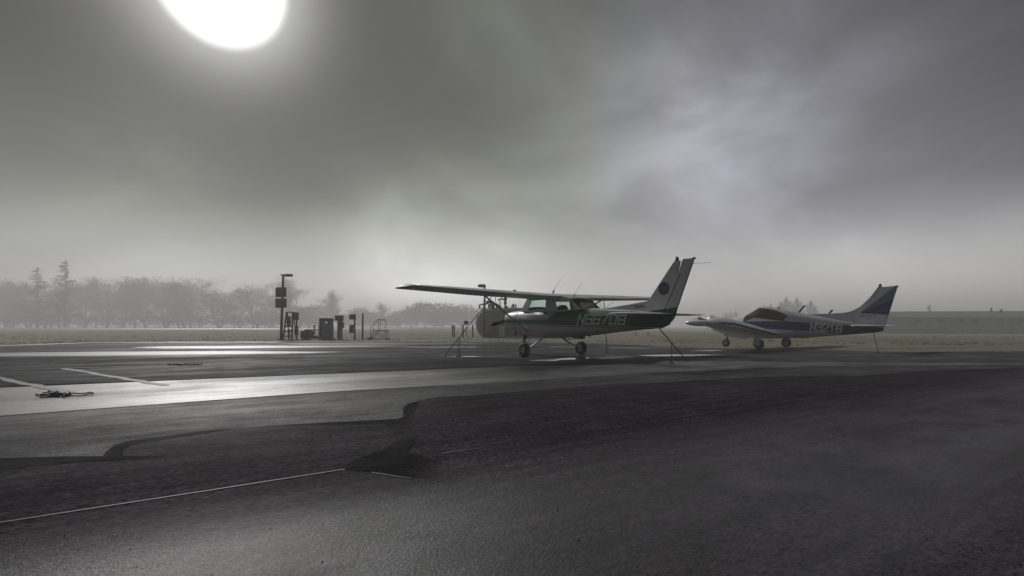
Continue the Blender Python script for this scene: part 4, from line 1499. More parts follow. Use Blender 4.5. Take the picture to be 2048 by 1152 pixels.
# ------------------------------------------------------------------ the blue and white low wing twin
def low_wing():
    A = 0.89
    F = Frame(3.1, 0.17)
    F0 = Frame(3.1)
    t = thing('low_wing_airplane', 'white low wing airplane with navy side bands and navy fan on its tail', 'airplane', (12.131, 22.063, gz(12.1, 22.06)), -A)
    tab = [(.02, .80, .86, .03), (.1, .73, .94, .12), (.25, .63, 1.03, .23), (.8, .46, 1.16, .41), (1.5, .36, 1.285, .51), (1.95, .31, 1.37, .55), (2.15, .29, 1.487, .56), (2.4, .275, 1.632, .57), (2.58, .27, 1.745, .575), (2.72, .27, 1.782, .575),
           (2.95, .27, 1.76, .575), (3.4, .29, 1.66, .57), (3.9, .31, 1.535, .54), (4.6, .345, 1.37, .45), (5.3, .42, 1.215, .35), (5.95, .48, 1.07, .25), (6.7, .56, .93, .14), (7.1, .625, .86, .07), (7.24, .68, .82, .04)]
    bm = bmesh.new()
    ls = [.02, .05, .1, .17, .25, .45, .8, 1.15, 1.5, 1.75, 1.95, 2.15, 2.4, 2.58, 2.72, 2.95, 3.2, 3.4, 3.65, 3.9, 4.25, 4.6, 4.95, 5.3, 5.6, 5.95, 6.3, 6.7, 6.9, 7.1, 7.24]
    K = 36
    rings = [[bm.verts.new(p) for p in fus_ring(F, tab, l, 2.5, K)] for l in ls]
    for a, b in zip(rings, rings[1:]):
        for j in range(K):
            bm.faces.new((a[j], a[(j + 1) % K], b[(j + 1) % K], b[j]))
    bm.faces.new(rings[0][::-1])
    bm.faces.new(rings[-1])
    bmesh.ops.recalc_face_normals(bm, faces=bm.faces)
    LT_ = [((0, 1.05), (3.76, 1.075)), ((3.76, 1.075), (7.3, .78))]
    LA = [((0, 1.0), (3.76, .985)), ((3.76, .985), (7.3, .745))]
    LBm = [((0, .97), (3.76, .965)), ((3.76, .965), (7.3, .73))]
    LC = [((0, .86), (3.76, .79)), ((3.76, .79), (7.3, .64))]
    LD = [((0, .78), (3.76, .70)), ((3.76, .70), (5.2, .62)), ((5.2, .62), (6.2, .44))]

    def at(seg, l):
        for (a, b), (c, d) in seg:
            if l <= c or (a, b) == seg[-1][0]:
                return b + (d - b) * (l - a) / (c - a)

    def mf(l, z, w_):
        if z > at(LT_, l) or z < at(LD, l):
            return 0
        if z > at(LA, l):
            return 1
        if z > at(LBm, l):
            return 3 if l < 4.8 else 2
        if z > at(LC, l):
            return 1
        return 2
    fu = finish(bm, F, 'fuselage', [M['white2'], M['navy'], M['blue'], M['slate']], t, LT_ + LA + LBm + LC + LD, mf, 0, True)

    def W(l, z):
        return fus_w(tab, l, z, 2.5)
    # covered cabin windows on each side and the windshield between them
    wp_ = [(1.90, 1.345), (2.18, 1.495), (2.45, 1.645), (2.60, 1.72), (3.0, 1.66), (3.42, 1.555), (3.70, 1.43), (3.92, 1.325), (3.84, 1.20), (3.76, 1.085), (3.3, 1.14), (2.8, 1.21), (2.3, 1.28)]
    for s_ in (1, -1):
        mb = MB()
        c = Vector((2.9, 1.40))
        wd_ = [Vector(p).lerp(Vector(q), k / 5) for p, q in zip(wp_, wp_[1:] + wp_[:1]) for k in range(5)]
        rings2 = [[c.lerp(p, f) for p in wd_] for f in (.02, .15, .3, .45, .6, .7, .8, .9, 1)]
        mb.loft([[F(p.x, s_ * (W(p.x, p.y) + .012), p.y) for p in rg] for rg in rings2], True, False, 0, True)
        mb.build('side_window', M['darkglass'], t)
    mb = MB()
    rg = []
    for l in (1.955, 2.05, 2.15, 2.23, 2.32, 2.4, 2.49, 2.57):
        zb, zt, hw = interp(tab, l)[:3]
        zc, hz = (zb + zt) / 2, (zt - zb) / 2
        r_ = []
        for i in range(37):
            a = R(18 + 144 * i / 36)
            cs, sn = math.cos(a), math.sin(a)
            r_.append(F(l, (hw + .010) * math.copysign(abs(cs) ** .8, cs), zc + (hz + .010) * max(0, sn) ** .8))
        rg.append(r_)
    mb.loft(rg, False, False, 0, True, closed=False)
    mb.build('windshield', M['darkglass'], t, fix=False)
    # wings
    st = [(0.0, 1.92, .43, 1.98, 2, .95), (.5, 1.95, .43, 1.92, 2, .95), (2.0, 2.0, .61, 1.62, 1.5, 1.0), (5.0, 2.12, .965, 1.06, .5, 1.0), (5.2, 2.13, .985, 1.03, .5, 1.0)]
    for s_ in (1, -1):
        mb = MB()
        wing_part(F, st_interp(st, .0, .58, 1), 0, 1, s_, mb=mb)
        wing_part(F, st_interp(st, .58, 5.0, 8), 0, .735, s_, mb=mb)
        wing_part(F, st_interp(st, 5.0, 5.2, 1), 0, 1, s_, mb=mb)
        wg = mb.build('wing', M['white2'], t)
        wing_part(F, st_interp(st, .60, 2.75, 4), .745, 1, s_).build('flap', M['white2'], wg)
        wing_part(F, st_interp(st, 2.78, 4.98, 4), .745, 1, s_).build('aileron', M['white2'], wg)
        mb = MB()
        rg = []
        for l, rz_, rw in ((1.78, .015, .012), (1.86, .07, .055), (2.05, .12, .095), (2.4, .145, .115), (2.8, .13, .105), (3.15, .08, .065), (3.36, .015, .012)):
            rg.append([F(l, s_ * (5.28 + rw * math.cos(6.2832 * k / 16)), .99 + rz_ * math.sin(6.2832 * k / 16) * .92 - .02 * (l - 2)) for k in range(16)])
        mb.loft(rg, True, True, 0, True)
        mb.build('tip_tank', M['white2'], wg)
        mb = MB()
        mb.tube([F(2.75, s_ * 3.3, .72), F(2.75, s_ * 3.3, .60), F(2.62, s_ * 3.3, .585)], .014, 6)
        mb.build('pitot_tube', M['blackmetal'], wg)
        # engine nacelle
        bm = bmesh.new()
        nt_ = [(.93, .97, 1.22, .17), (.96, .90, 1.25, .25), (1.05, .83, 1.27, .31), (1.4, .72, 1.285, .36), (1.8, .64, 1.235, .37), (2.3, .56, 1.10, .36), (2.9, .50, .92, .30), (3.5, .47, .73, .20), (3.95, .46, .58, .09), (4.12, .48, .53, .03)]
        lls = [.93, .945, .96, 1.0, 1.05, 1.2, 1.4, 1.6, 1.8, 2.05, 2.3, 2.6, 2.9, 3.2, 3.5, 3.75, 3.95, 4.12]
        rr = []
        for l in lls:
            zb, zt, hw = interp(nt_, l)[:3]
            rr.append([bm.verts.new(F(l, s_ * 1.75 + hw * math.copysign(abs(math.cos(6.2832 * k / 28)) ** .85, math.cos(6.2832 * k / 28)),
                                       (zb + zt) / 2 + (zt - zb) / 2 * math.copysign(abs(math.sin(6.2832 * k / 28)) ** .85, math.sin(6.2832 * k / 28)))) for k in range(28)])
        for a, b in zip(rr, rr[1:]):
            for j in range(28):
                bm.faces.new((a[j], a[(j + 1) % 28], b[(j + 1) % 28], b[j]))
        bm.faces.new(rr[0][::-1])
        bm.faces.new(rr[-1])
        bmesh.ops.recalc_face_normals(bm, faces=bm.faces)
        c1, c2, c3 = ((.9, 1.115), (2.3, 1.00)), ((.9, 1.08), (2.3, .88)), ((2.3, 1.0), (4.1, .50))

        def nf(l, z, w_):
            hi = 1.115 - (l - .9) * .0821 if l < 2.3 else 1.0 - (l - 2.3) * .278
            lo = 1.08 - (l - .9) * .143 if l < 2.3 else .88 - (l - 2.3) * .25
            return 1 if lo < z < hi else 0
        nc = finish(bm, F, 'engine_nacelle', [M['white2'], M['blue']], t, [c1, c2, c3, ((2.3, .88), (4.1, .43))], nf, 0, True)
        mb = MB()
        mb.lathe([(0, .262), (.10, .285)], F(.955, s_ * 1.75, 1.08), (1, 0, 0), 28, caps=False)
        mb.build('cowl_band', M['metal'], nc)
        mb = MB()
        mb.tube([F(1.9, s_ * 1.55, .66), F(2.15, s_ * 1.55, .50)], .04, 8)
        mb.build('exhaust_pipe', M['blackmetal'], nc)
        propeller(F, t, .86, s_ * 1.75, 1.12, .90, R(6) if s_ == 1 else R(2), spin='white2', spin_r=.15, spin_len=.34, cf=.6)
    # stabilator
    stb = [(0, 6.50, .86, .90, 0, .9), (.1, 6.50, .86, .90, 0, .9), (1.72, 6.62, .865, .66, 0, .9), (1.84, 6.66, .865, .58, 0, .7), (1.89, 6.76, .865, .40, 0, .25)]
    for s_ in (1, -1):
        wing_part(F, stb, 0, 1, s_, t=.11).build('tailplane', M['white2'], t)
    # fin with the painted fan
    fin = [(4.55, 1.37), (4.9, 1.385), (5.4, 1.392), (5.82, 1.41), (6.1, 1.455), (6.30, 1.55), (6.48, 1.67), (6.64, 1.83), (6.83, 2.05), (7.05, 2.40), (7.08, 2.43), (7.19, 2.43), (7.21, 2.405), (7.66, 2.435), (7.69, 2.40), (7.27, .80), (7.0, .80), (6.6, .85), (6.0, .98), (5.3, 1.14), (4.7, 1.30)]
    ap = (6.46, 1.385)
    fan = [(7.64, 2.43), (7.45, 1.86), (7.40, 1.44), (7.38, 1.30)]
    cuts = [(ap, p) for p in fan]

    def ff(l, z, w_):
        if l <= ap[0]:
            return 0
        s1 = (z - ap[1]) / (l - ap[0])
        ks = [(p[1] - ap[1]) / (p[0] - ap[0]) for p in fan]
        return 0 if s1 > ks[0] or s1 < ks[3] else (3 if s1 > ks[1] else (2 if s1 > ks[2] else 1))
    cuts.insert(0, ((6.46, 0), (6.46, 3)))
    fo = plate(F, fin, .085, 'fin', [M['white2'], M['navy'], M['blue'], M['slate']], t, cuts, ff, .015)
    for p in fan[1:3]:
        mb = MB()
        a, b = Vector(ap), Vector(p)
        n_ = Vector((-(b - a).y, (b - a).x)).normalized() * .008
        for s_ in (1, -1):
            mb.add([F(q.x, s_ * .0455, q.y) for q in (a, a.lerp(b, .98) - n_, a.lerp(b, .98) + n_)], [(0, 1, 2)])
        mb.build('fan_line', M['slate'], fo, fix=False)
    mb = MB()
    mb.tube([F(7.02, .047, .93), F(7.13, .047, 1.28)], .006, 4)
    mb.build('rudder_hinge', M['slate'], fo)
    mb = MB()
    mb.lathe([(0, .05), (.03, .055), (.10, .05), (.12, .02)], F(7.13, 0, 2.42), (0, 0, 1), 14)
    mb.build('beacon_light', M['red'], fo)
    mb = MB()
    mb.tube([F(7.64, 0, 2.42), F(7.72, 0, 2.40)], [.028, .018], 8)
    mb.tube([F(6.78, 0, 2.02), F(6.73, 0, 2.05)], .008, 5)
    mb.build('fin_fittings', M['blackmetal'], fo)
    small_text(F, 'BODY AVER CO.', 6.48, 1.235, .095, .0465, 'fin_lettering', M['dark'], fo, .82)
    small_text(F, 'Wilma, N', 6.68, 1.125, .085, .0465, 'fin_lettering', M['dark'], fo, .82)
    letters(F, 'N3216', 4.79, .668, 5.93, .590, .30, .262, W, .052, .10, 'registration_number', M['letter2'], fu, .26)
    # small dark script mark behind the window
    mb = MB()
    pts = [(4.17, 1.215), (4.20, 1.26), (4.23, 1.215), (4.26, 1.24), (4.30, 1.215), (4.35, 1.235), (4.41, 1.21), (4.47, 1.222)]
    mb.tube([F(l, W(l, z) + .006, z) for l, z in pts], .008, 4)
    mb.build('side_script', M['dark'], fu)
    # blade antennas on the spine
    for l, z in ((4.16, 1.45), (5.22, 1.22)):
        mb = MB()
        mb.loft([[F(l + u * .05 + dl, v * .012, z + dz) for u, v in ((-1, 0), (0, 1), (1, 0), (0, -1))] for dl, dz in ((0, -.03), (.06, .06), (.27, .33))], True, True, 0, False)
        mb.build('blade_antenna', M['pole'], t)
    mb = MB()
    mb.rbox(F(3.35, 0, 1.70), (.12, .05, .05), .012)
    mb.build('roof_antenna', M['dark'], t)
    # landing gear
    for s_ in (1, -1):
        mb = MB()
        mb.tube([F0(3.02, s_ * 1.42, .80), F0(3.08, s_ * 1.42, .24)], .045, 10)
        mb.tube([F0(3.1, s_ * 1.33, .22), F0(3.1, s_ * 1.50, .22)], .025, 8)
        mb.tube([F0(3.04, s_ * 1.42, .42), F0(2.75, s_ * 1.30, .78)], .02, 6)
        lg = mb.build('landing_gear_leg', M['blackmetal'], t)
        wheel(F0, lg, 3.1, s_ * 1.45 + s_ * .02, .222, .16, s_)
        mb = MB()
        wo_ = s_ * 1.585
        mb.loft([[F0(l0, wo_ + k, z) for l0 in (a, b) for k in ((0, .02) if l0 == a else (.02, 0))] for z, a, b in ((.72, 2.98, 3.20), (.40, 2.93, 3.20), (.17, 2.87, 3.18))], True, True, 0, False)
        mb.build('gear_door', M['white2'], lg)
    mb = MB()
    mb.tube([F0(.98, 0, .78), F0(.90, 0, .30)], .04, 10)
    for w_ in (.08, -.08):
        mb.tube([F0(.91, w_, .36), F0(.87, w_, .19)], .018, 6)
    mb.tube([F0(.87, -.10, .19), F0(.87, .10, .19)], .016, 6)
    mb.tube([F0(.93, 0, .55), F0(1.25, 0, .70)], .018, 6)
    ng = mb.build('nose_gear_leg', M['blackmetal'], t)
    wheel(F0, ng, .87, 0, .195, .14)
    for w_ in (.20, -.20):
        mb = MB()
        mb.add([F(l, w_ + k, z) for k in (-.008, .008) for l, z in ((.86, .47), (.88, .345), (1.86, .235), (1.92, .36))], [(0, 1, 2, 3), (7, 6, 5, 4), (0, 4, 5, 1), (1, 5, 6, 2), (2, 6, 7, 3), (3, 7, 4, 0)])
        mb.build('nose_gear_door', M['white2'], t)
    mb = MB()
    mb.tube([F(6.9, 0, .60), F(6.91, 0, .55), F(6.95, 0, .545), F(6.96, 0, .60)], .012, 6)
    mb.build('tail_tie_ring', M['metal'], t)
    return t, F


lw_t, lwF = low_wing()


# ------------------------------------------------------------------ tie-downs
def tie_down(label, top, anchor, hang, drops, slack=.0):
    t = thing('tie_down_rope', label, 'rope', (anchor.x, anchor.y, anchor.z), 0, 'tie-down ropes of the airplanes')
    o = Vector(anchor)
    mb = MB()
    pts = []
    for i in range(13):
        f = i / 12
        p = top.lerp(anchor, f)
        p = p + Vector((0, 0, -slack * 4 * f * (1 - f)))
        pts.append(p - o)
    rad = [.011 + (.006 if i % 2 else 0) for i in range(13)]
    mb.tube(pts, rad, 6)
    mb.build('rope', M['rope'], t)
    mb = MB()
    mb.lathe([(0, .07), (.012, .07), (.03, .03), (.04, .0)], Vector((0, 0, .002)), (0, 0, 1), 12)
    mb.build('ground_anchor', M['chain'], t)
    for f, dx in drops:
        p = top.lerp(anchor, f) + Vector((0, 0, -slack * 4 * f * (1 - f))) - o
        mb = MB()
        n = max(4, int(p.z / .055))
        for i in range(n):
            za = p.z * i / n
            zb = p.z * (i + 1) / n
            mb.tube([(p.x + dx * (1 - i / n), p.y, za + .002), (p.x + dx * (1 - (i + 1) / n) + (.006 if i % 2 else -.006), p.y, zb + .004)], [.011, .014], 5)
        mb.box((p.x + dx, p.y, .015), (.10, .06, .02))
        mb.build('chain', M['chain'], t)
    return t


P = to_world(hw_t, hwF(2.36, 2.28, 1.785))
tie_down('rope and two hanging chains from the near wing strut of the green airplane', P, G(889, 712), None, ((.70, 0), (.655, 0)))
P = to_world(hw_t, hwF(6.45, 0, .85))
tie_down('rope and chain from under the tail of the green and white airplane', P, G(1374, 721.5), None, ((.40, 0),))
P = to_world(hw_t, hwF(2.36, -2.28, 1.785))
tie_down('rope and chain from the far wing, seen beneath the belly of the green airplane', P, G(1214, 705), None, ((.80, 0),))
P = to_world(lw_t, lwF(6.93, 0, .545))
an = Vector((AX(1757, 18.6), 18.6, 0))
an.z = gz(an.x, an.y)
tie_down('slack rope hanging from the tail of the blue and white airplane', P, an, None, (), .04)
# rope coils left on the apron
def heap(label, pa, links, loop, m, seed):
    r = random.Random(seed)
    t = thing('tie_down_chain', label, 'chain', pa, 0, 'tie-downs lying on the apron')
    mb = MB()
    for i in range(links):
        f = i / links
        c = Vector((f * .34 - .02, r.gauss(0, .05) * (1 - f * .7), .018 + abs(r.gauss(0, .014)) * (1 - f * .8)))
        a = r.random() * 6.28
        u = Vector((math.cos(a), math.sin(a), r.gauss(0, .5))).normalized()
        v = u.cross(Vector((r.gauss(0, .4), r.gauss(0, .4), 1))).normalized()
        pts = [c + u * .034 * math.cos(6.2832 * k / 8) + v * .02 * math.sin(6.2832 * k / 8) for k in range(9)]
        mb.tube(pts, .009, 5)
    mb.build('chain_links', m, t)
    mb = MB()
    pts = [Vector((.31 + loop * (1 - math.cos(6.2832 * k / 22)) * .5, .16 * math.sin(6.2832 * k / 22), .02 + .008 * math.sin(k * 1.3))) for k in range(23)]
    mb.tube(pts, .008, 6)
    mb.build('rope_loop', M['rope'], t)


heap('heap of dark chain with a rope loop on the asphalt by the tan line', G(90, 793, .008), 50, .28, M['chain'], 4)
pa = G(338, 731, .006)
t = thing('tie_down_chain', 'pale rope lying flat on the dark lane at the end of the thin line', 'rope', pa, 0, 'tie-downs lying on the apron')
r5 = random.Random(5)
mb = MB()
mb.tube([(.055 * i, .06 * math.sin(i * 1.9) + r5.gauss(0, .03), .014 + .008 * (i % 2)) for i in range(9)], .013, 5)
mb.build('dark_rope', M['rope'], t)
mb = MB()
mb.tube([(.22 + .022 * i, .09 * math.sin(i * 2.3) + r5.gauss(0, .03), .016 + .01 * (i % 3)) for i in range(27)], .015, 5)
mb.build('pale_rope', M['paleropes'], t)

# ------------------------------------------------------------------ fuel point
D0 = 33.0
S = D0 / FPX


def loc(px, d=D0):
    return (AX(px, d), d, gz(AX(px, d), d))


def lamp_sign():
    t = thing('lamp_post', 'dark lamp post carrying two square boards and a flat lamp head pointing right', 'lamp post', loc(562))
    lean = 4.5 * S
    H = AZ(549, D0)
    mb = MB()
    mb.tube([(0, 0, -.1), (lean * .5, 0, H * .5), (lean, 0, H)], [.10, .085, .07], 12)
    mb.box((0, 0, .03), (.34, .34, .06))
    mb.build('pole', M['pole'], t)
    x0 = 562
    mb = MB()
    mb.tube([(lean - .18, 0, H - .03), (lean + .12, 0, H)], .045, 8)
    mb.build('arm', M['pole'], t)
    mb = MB()
    xa, xb = (566.5 - x0) * S, (584.5 - x0) * S
    rg = []
    for f, hy_, hz_ in ((0, .08, .05), (.12, .14, .085), (.5, .17, .105), (.9, .16, .09), (1, .13, .08)):
        x = xa + (xb - xa) * f
        rg.append([(x, yy * hy_, H - .05 + zz * hz_) for yy, zz in ((-1, -.8), (-.7, -1), (.7, -1), (1, -.8), (1, .5), (.5, 1), (-.5, 1), (-1, .5))])
    mb.loft(rg, True, True, 0, False)
    mb.build('lamp_head', M['signdark'], t)
    for ya, yb, xa, xb, m, fr in ((575, 594.5, 553.5, 574.5, 'signdark', 'rust'), (597.3, 615.5, 553, 575, 'rust', 'pole')):
        cx, cz = ((xa + xb) / 2 - x0) * S, AZ((ya + yb) / 2, D0)
        wd, hh = (xb - xa) * S, (yb - ya) * S
        b = MB().box((cx, -.13, cz), (wd, .03, hh)).build('sign_board', M[m], t, bevel=.008)
        mb = MB()
        for q in (-1, 1):
            mb.box((cx, -.155, cz + q * (hh / 2 - .025)), (wd - .102, .02, .05))
            mb.box((cx + q * (wd / 2 - .025), -.155, cz), (.05, .02, hh))
        if m == 'signdark':
            mb.box((cx - .05, -.15, cz), (.05, .012, hh - .12))
            mb.box((cx + .12, -.15, cz - .05), (.03, .012, hh - .3))
        mb.build('frame', M[fr], b)


lamp_sign()


def ladder():
    t = thing('step_ladder', 'weathered wooden step ladder standing right of the pole with boards', 'ladder', loc(579))
    H = AZ(624.5, D0)
    k = lambda px: (px - 579) * S
    mb = MB()
    for (a, b, y) in (((570.2), 574.3, -.32), ((588.2), 586.2, -.32)):
        mb.tube([(k(a), y, 0), (k(b), -.05, H)], .055, 4, smooth=False)
    mb.build('front_rails', M['wood'], t)
    mb = MB()
    for (a, b) in ((571.5, 574.8), (587.2, 585.8)):
        mb.tube([(k(a), .42, 0), (k(b), .05, H - .05)], .035, 4, smooth=False)
    mb.tube([(k(572), .30, .62), (k(587), .30, .62)], .025, 4, smooth=False)
    mb.build('rear_frame', M['wood'], t)
    for py in (634, 644, 653, 662.5, 672):
        z = AZ(py, D0)
        f = z / H
        xa, xb = 570.2 + 4.1 * f, 588.2 - 2 * f
        MB().box((k((xa + xb) / 2), -.32 + .27 * f, z), ((xb - xa) * S, .16, .07)).build('step', M['wood'], t)
    MB().box((k(580.2), 0, H), (.46, .30, .07)).build('top_cap', M['wood'], t)
    mb = MB()
    mb.box((k(577.6), .0, AZ(643.5, D0)), (.26, .04, .66))
    mb.box((k(577.4), .05, AZ(668, D0)), (.13, .05, .70))
    mb.build('paper_towel_board', M['boxdark'], t)


ladder()


def box_post(label, cat, pxp, wp, ytop, boxes, m_post, name, extra=None):
    t = thing(name, label, cat, loc(pxp))
    H = AZ(ytop, D0)
    MB().box((0, 0, H / 2 - .02), (wp * S, wp * S, H + .04)).build('post', M[m_post], t, bevel=.01)
    for nm, xa, xb, ya, yb, dp, m in boxes:
        mb = MB()
        mb.rbox((((xa + xb) / 2 - pxp) * S, -.06 - dp * .25, AZ((ya + yb) / 2, D0)), ((xb - xa) * S, dp, (yb - ya) * S), .025)
        b = mb.build(nm, M[m], t)
        MB().box((((xa + xb) / 2 - pxp) * S, -.06 - dp * .75 - .006, AZ((ya + yb) / 2, D0)), ((xb - xa) * S * .72, .014, (yb - ya) * S * .72)).build('cover_plate', M['signdark'] if m != 'signdark' else M['pole'], b)
    return t


box_post('short wooden post with a dark box at its top, beside the ladder', 'post', 593, 2.6, 626,
         [('control_box', 590, 598.2, 625, 640, .22, 'boxdark'), ('hose_holder', 591.5, 597.2, 652, 670, .24, 'boxdark')], 'wood', 'control_post')
box_post('grey pedestal with a wide square head left of the thin posts', 'pedestal', 680, 8.2, 640,
         [('meter_head', 672.8, 687.5, 631, 641.5, .34, 'boxdark'), ('side_box', 681.5, 688.4, 643.5, 656.5, .26, 'boxgrey')], 'boxgrey', 'meter_pedestal')
box_post('slim post with a small lamp box above a lower cabinet', 'post', 709.5, 2.6, 628,
         [('lamp_box', 700.7, 712, 629, 639, .3, 'machine'), ('lower_cabinet', 700.8, 710, 649.5, 666, .26, 'boxgrey')], 'pole', 'utility_post')
t = thing('bare_post', 'bare dark upright post left of the rolling stairs', 'post', loc(725))
mb = MB()
mb.tube([(0, 0, -.05), (.02, 0, AZ(628.5, D0))], [.062, .058], 10)
mb.build('post', M['pole'], t)
mb = MB()
mb.lathe([(0, .066), (.07, .066), (.085, .03)], (.02, 0, AZ(628.5, D0)), (0, 0, 1), 10)
mb.build('post_cap', M['blackmetal'], t)


def dispenser():
    t = thing('fuel_dispenser', 'square grey fuel dispenser cabinet with a slot below its dark top', 'fuel pump', loc(653))
    k = lambda px: (px - 653) * S
    z = lambda py: AZ(py, D0)
    mb = MB()
    mb.rbox((k(653), 0, (z(646.5) + .0) / 2), (.80, .55, z(646.5)), .02)
    mb.build('cabinet', M['boxdark'], t)
    mb = MB()
    for a, b in ((641.2, 647.6), (657.4, 664.7)):
        mb.box((k((a + b) / 2), 0, (z(646.5) + z(643.2)) / 2), ((b - a) * S, .5, z(643.2) - z(646.5)))
    mb.build('head_supports', M['boxdark'], t)
    mb = MB()
    mb.rbox((k(653), 0, (z(643.2) + z(636.5)) / 2), (.82, .56, z(636.5) - z(643.2)), .02)
    mb.build('head', M['boxdark'], t)
    MB().rbox((k(655.5), -.29, (z(648) + z(663)) / 2), (.58, .04, z(648) - z(663)), .012).build('upper_panel', M['boxgrey'], t)
    MB().rbox((k(655.5), -.29, (z(664.5) + z(675.5)) / 2), (.58, .04, z(664.5) - z(675.5)), .012).build('lower_panel', M['boxgrey'], t)
    mb = MB()
    mb.tube([(k(643), -.33, 1.15), (k(642), -.42, .9), (k(643), -.44, .35), (k(645), -.40, .12), (k(645.2), -.32, .6)], .022, 6)
    mb.build('fuel_hose', M['blackmetal'], t)
    mb = MB()
    mb.box((k(653), 0, .04), (.95, .7, .08))
    mb.build('plinth', M['postgrey'], t)


dispenser()


def machine():
    t = thing('hose_reel_cart', 'low dark humped machine on the ground left of the fuel dispenser', 'machine', loc(622))
    k = lambda px: (px - 622) * S
    z = lambda py: AZ(py, D0)
    mb = MB()
    mb.lathe([(0, .05), (.05, .30), (.12, .36), (.55, .36), (.62, .30), (.67, .05)], (k(603), 0, z(669.5)), (1, 0, 0), 20)
    mb.build('tank_body', M['machine'], t)
    mb = MB()
    mb.lathe([(0, .34), (.05, .36), (.44, .36), (.49, .34)], (k(616), -.24, z(668.5)), (0, 1, 0), 24)
    mb.build('hose_reel', M['machine'], t)
    mb = MB()
    mb.rbox((k(622), 0, .16), (.95, .5, .2), .04)
    mb.tube([(k(632), 0, .3), (k(638.5), .0, .03)], .03, 6)
    mb.build('base_frame', M['blackmetal'], t)
    mb = MB()
    mb.tube([(k(613), -.1, z(664)), (k(615), -.1, z(659.3)), (k(640), -.05, z(659.3))], .03, 6)
    mb.tube([(k(628.4), 0, z(668)), (k(628.4), 0, z(651.5))], .045, 8)
    mb.tube([(k(628.4), 0, z(652.5)), (k(629.6), 0, z(650.5))], .07, 8)
    mb.tube([(k(637.5), 0, z(659)), (k(637.5), 0, z(654.5))], .025, 6)
    mb.build('pipework', M['machine'], t)


machine()


def rolling_stairs():
    t = thing('rolling_stairs', 'open tubular rolling access stairs with handrails and a small platform', 'stairs', loc(758))
    k = lambda px: (px - 758) * S
    z = lambda py: AZ(py, D0)
    hd = .34
    def rail(pts, y, nm='handrail'):
        MB().tube([(k(a), y, z(b)) for a, b in pts], .02, 6).build(nm, M['stairs'], t)
    rail([(738.6, 680.5), (738.6, 654), (749, 640.5), (753, 639.6), (767, 640.5)], hd)
    rail([(749.6, 662), (749.6, 652), (754, 646.5), (759, 638.8), (771, 638.4), (774.4, 640), (774.6, 662)], -hd)
    MB().tube([(k(754.3), hd, z(640)), (k(754.3), hd, z(667))], .018, 6).build('rail_post', M['stairs'], t)
    MB().tube([(k(763.8), -hd, z(639)), (k(763.8), -hd, z(661))], .018, 6).build('rail_post', M['stairs'], t)
    MB().tube([(k(774.6), -hd, z(639.8)), (k(765), hd, z(640.2))], .018, 6).build('rail_post', M['stairs'], t)
    MB().box((k(762.2), 0, z(661.3)), (.86, .72, .06)).build('platform', M['boxdark'], t)
    for i, (px, py) in enumerate(((752, 666), (748.5, 669.5), (745, 673.2), (742, 677))):
        MB().box((k(px), 0, z(py)), (.20, .66, .035)).build('step', M['boxdark'], t)
    for y in (hd, -hd):
        MB().tube([(k(752), y, z(662)), (k(739), y, z(680))], .022, 6).build('stringer', M['stairs'], t)
        MB().tube([(k(773.5), y, z(662)), (k(766), y, .03)], .018, 6).build('brace', M['stairs'], t)
        MB().tube([(k(757), y, z(662)), (k(762), y, .03)], .018, 6).build('brace', M['stairs'], t)
        MB().tube([(k(774.6), y, z(662)), (k(774.8), y, .03)], .02, 6).build('leg', M['stairs'], t)
        MB().lathe([(-.02, .07), (.02, .07)], (k(774.8), y, .07), (0, 1, 0), 12).build('castor', M['rubber'], t)
        MB().lathe([(-.02, .07), (.02, .07)], (k(740), y, .07), (0, 1, 0), 12).build('castor', M['rubber'], t)
    MB().box((k(741.5), 0, .10), (.5, .6, .05)).build('base_plate', M['wood'], t)


rolling_stairs()

# bollards by the tank
DB = 41.5
SB = DB / FPX


def bollard(px, label, m, wp=3.0):
    t = thing('bollard', label, 'bollard', loc(px, DB), 0, 'bollards left of the fuel tank')
    H = AZ(649.2, DB)
    mb = MB()
    mb.lathe([(-.05, wp * SB / 2), (H - .05, wp * SB / 2), (H - .01, wp * SB * .38), (H, .01)], (0, 0, 0), (0, 0, 1), 14)
    mb.build('bollard_body', M[m], t)
    mb = MB()
    mb.lathe([(H - .30, wp * SB / 2 + .003), (H - .18, wp * SB / 2 + .003)], (0, 0, 0), (0, 0, 1), 14, caps=False)
    mb.build('reflective_band', M['postgrey'] if m != 'postgrey' else M['boxdark'], t)


bollard(905, 'faded tan bollard, the left one of the touching pair', 'postyellow')
bollard(908.6, 'faded tan bollard, the right one of the touching pair', 'postyellow')
bollard(926, 'grey bollard just left of the small rectangular sign', 'postgrey', 3.2)
bollard(945.3, 'brown grey bollard crossed by the near wing rope', 'postgrey', 3.2)
t = thing('small_sign', 'small rectangular sign on a thin post between two bollards', 'sign', loc(932.6, DB))
mb = MB()
mb.tube([(0, 0, -.03), (0, 0, AZ(645, DB))], .03, 8)
mb.build('post', M['pole'], t)
MB().rbox((-.01, -.045, AZ(645.4, DB)), (9.2 * SB, .03, 7.6 * SB), .01).build('sign_board', M['boxdark'], t)
for px, py0, py1, d, lab in ((884, 657.5, 662, 88, 'small dark marker stub far out on the grass left of the tan bollards'), (1272, 664.5, 668.5, 52, 'short stake in the grass under the registration number of the green airplane'), (1296, 664, 669.5, 50, 'taller stake in the grass just left of the green airplane tail rope')):
    t = thing('marker_stake', lab, 'stake', loc(px, d))
    H = (py1 - py0) * d / FPX
    mb = MB()
    mb.lathe([(-.05, .06), (H * .6, .05), (H * .62, .09), (H, .075)], (0, 0, 0), (0, 0, 1), 10)
    mb.build('stake', M['pole'], t)


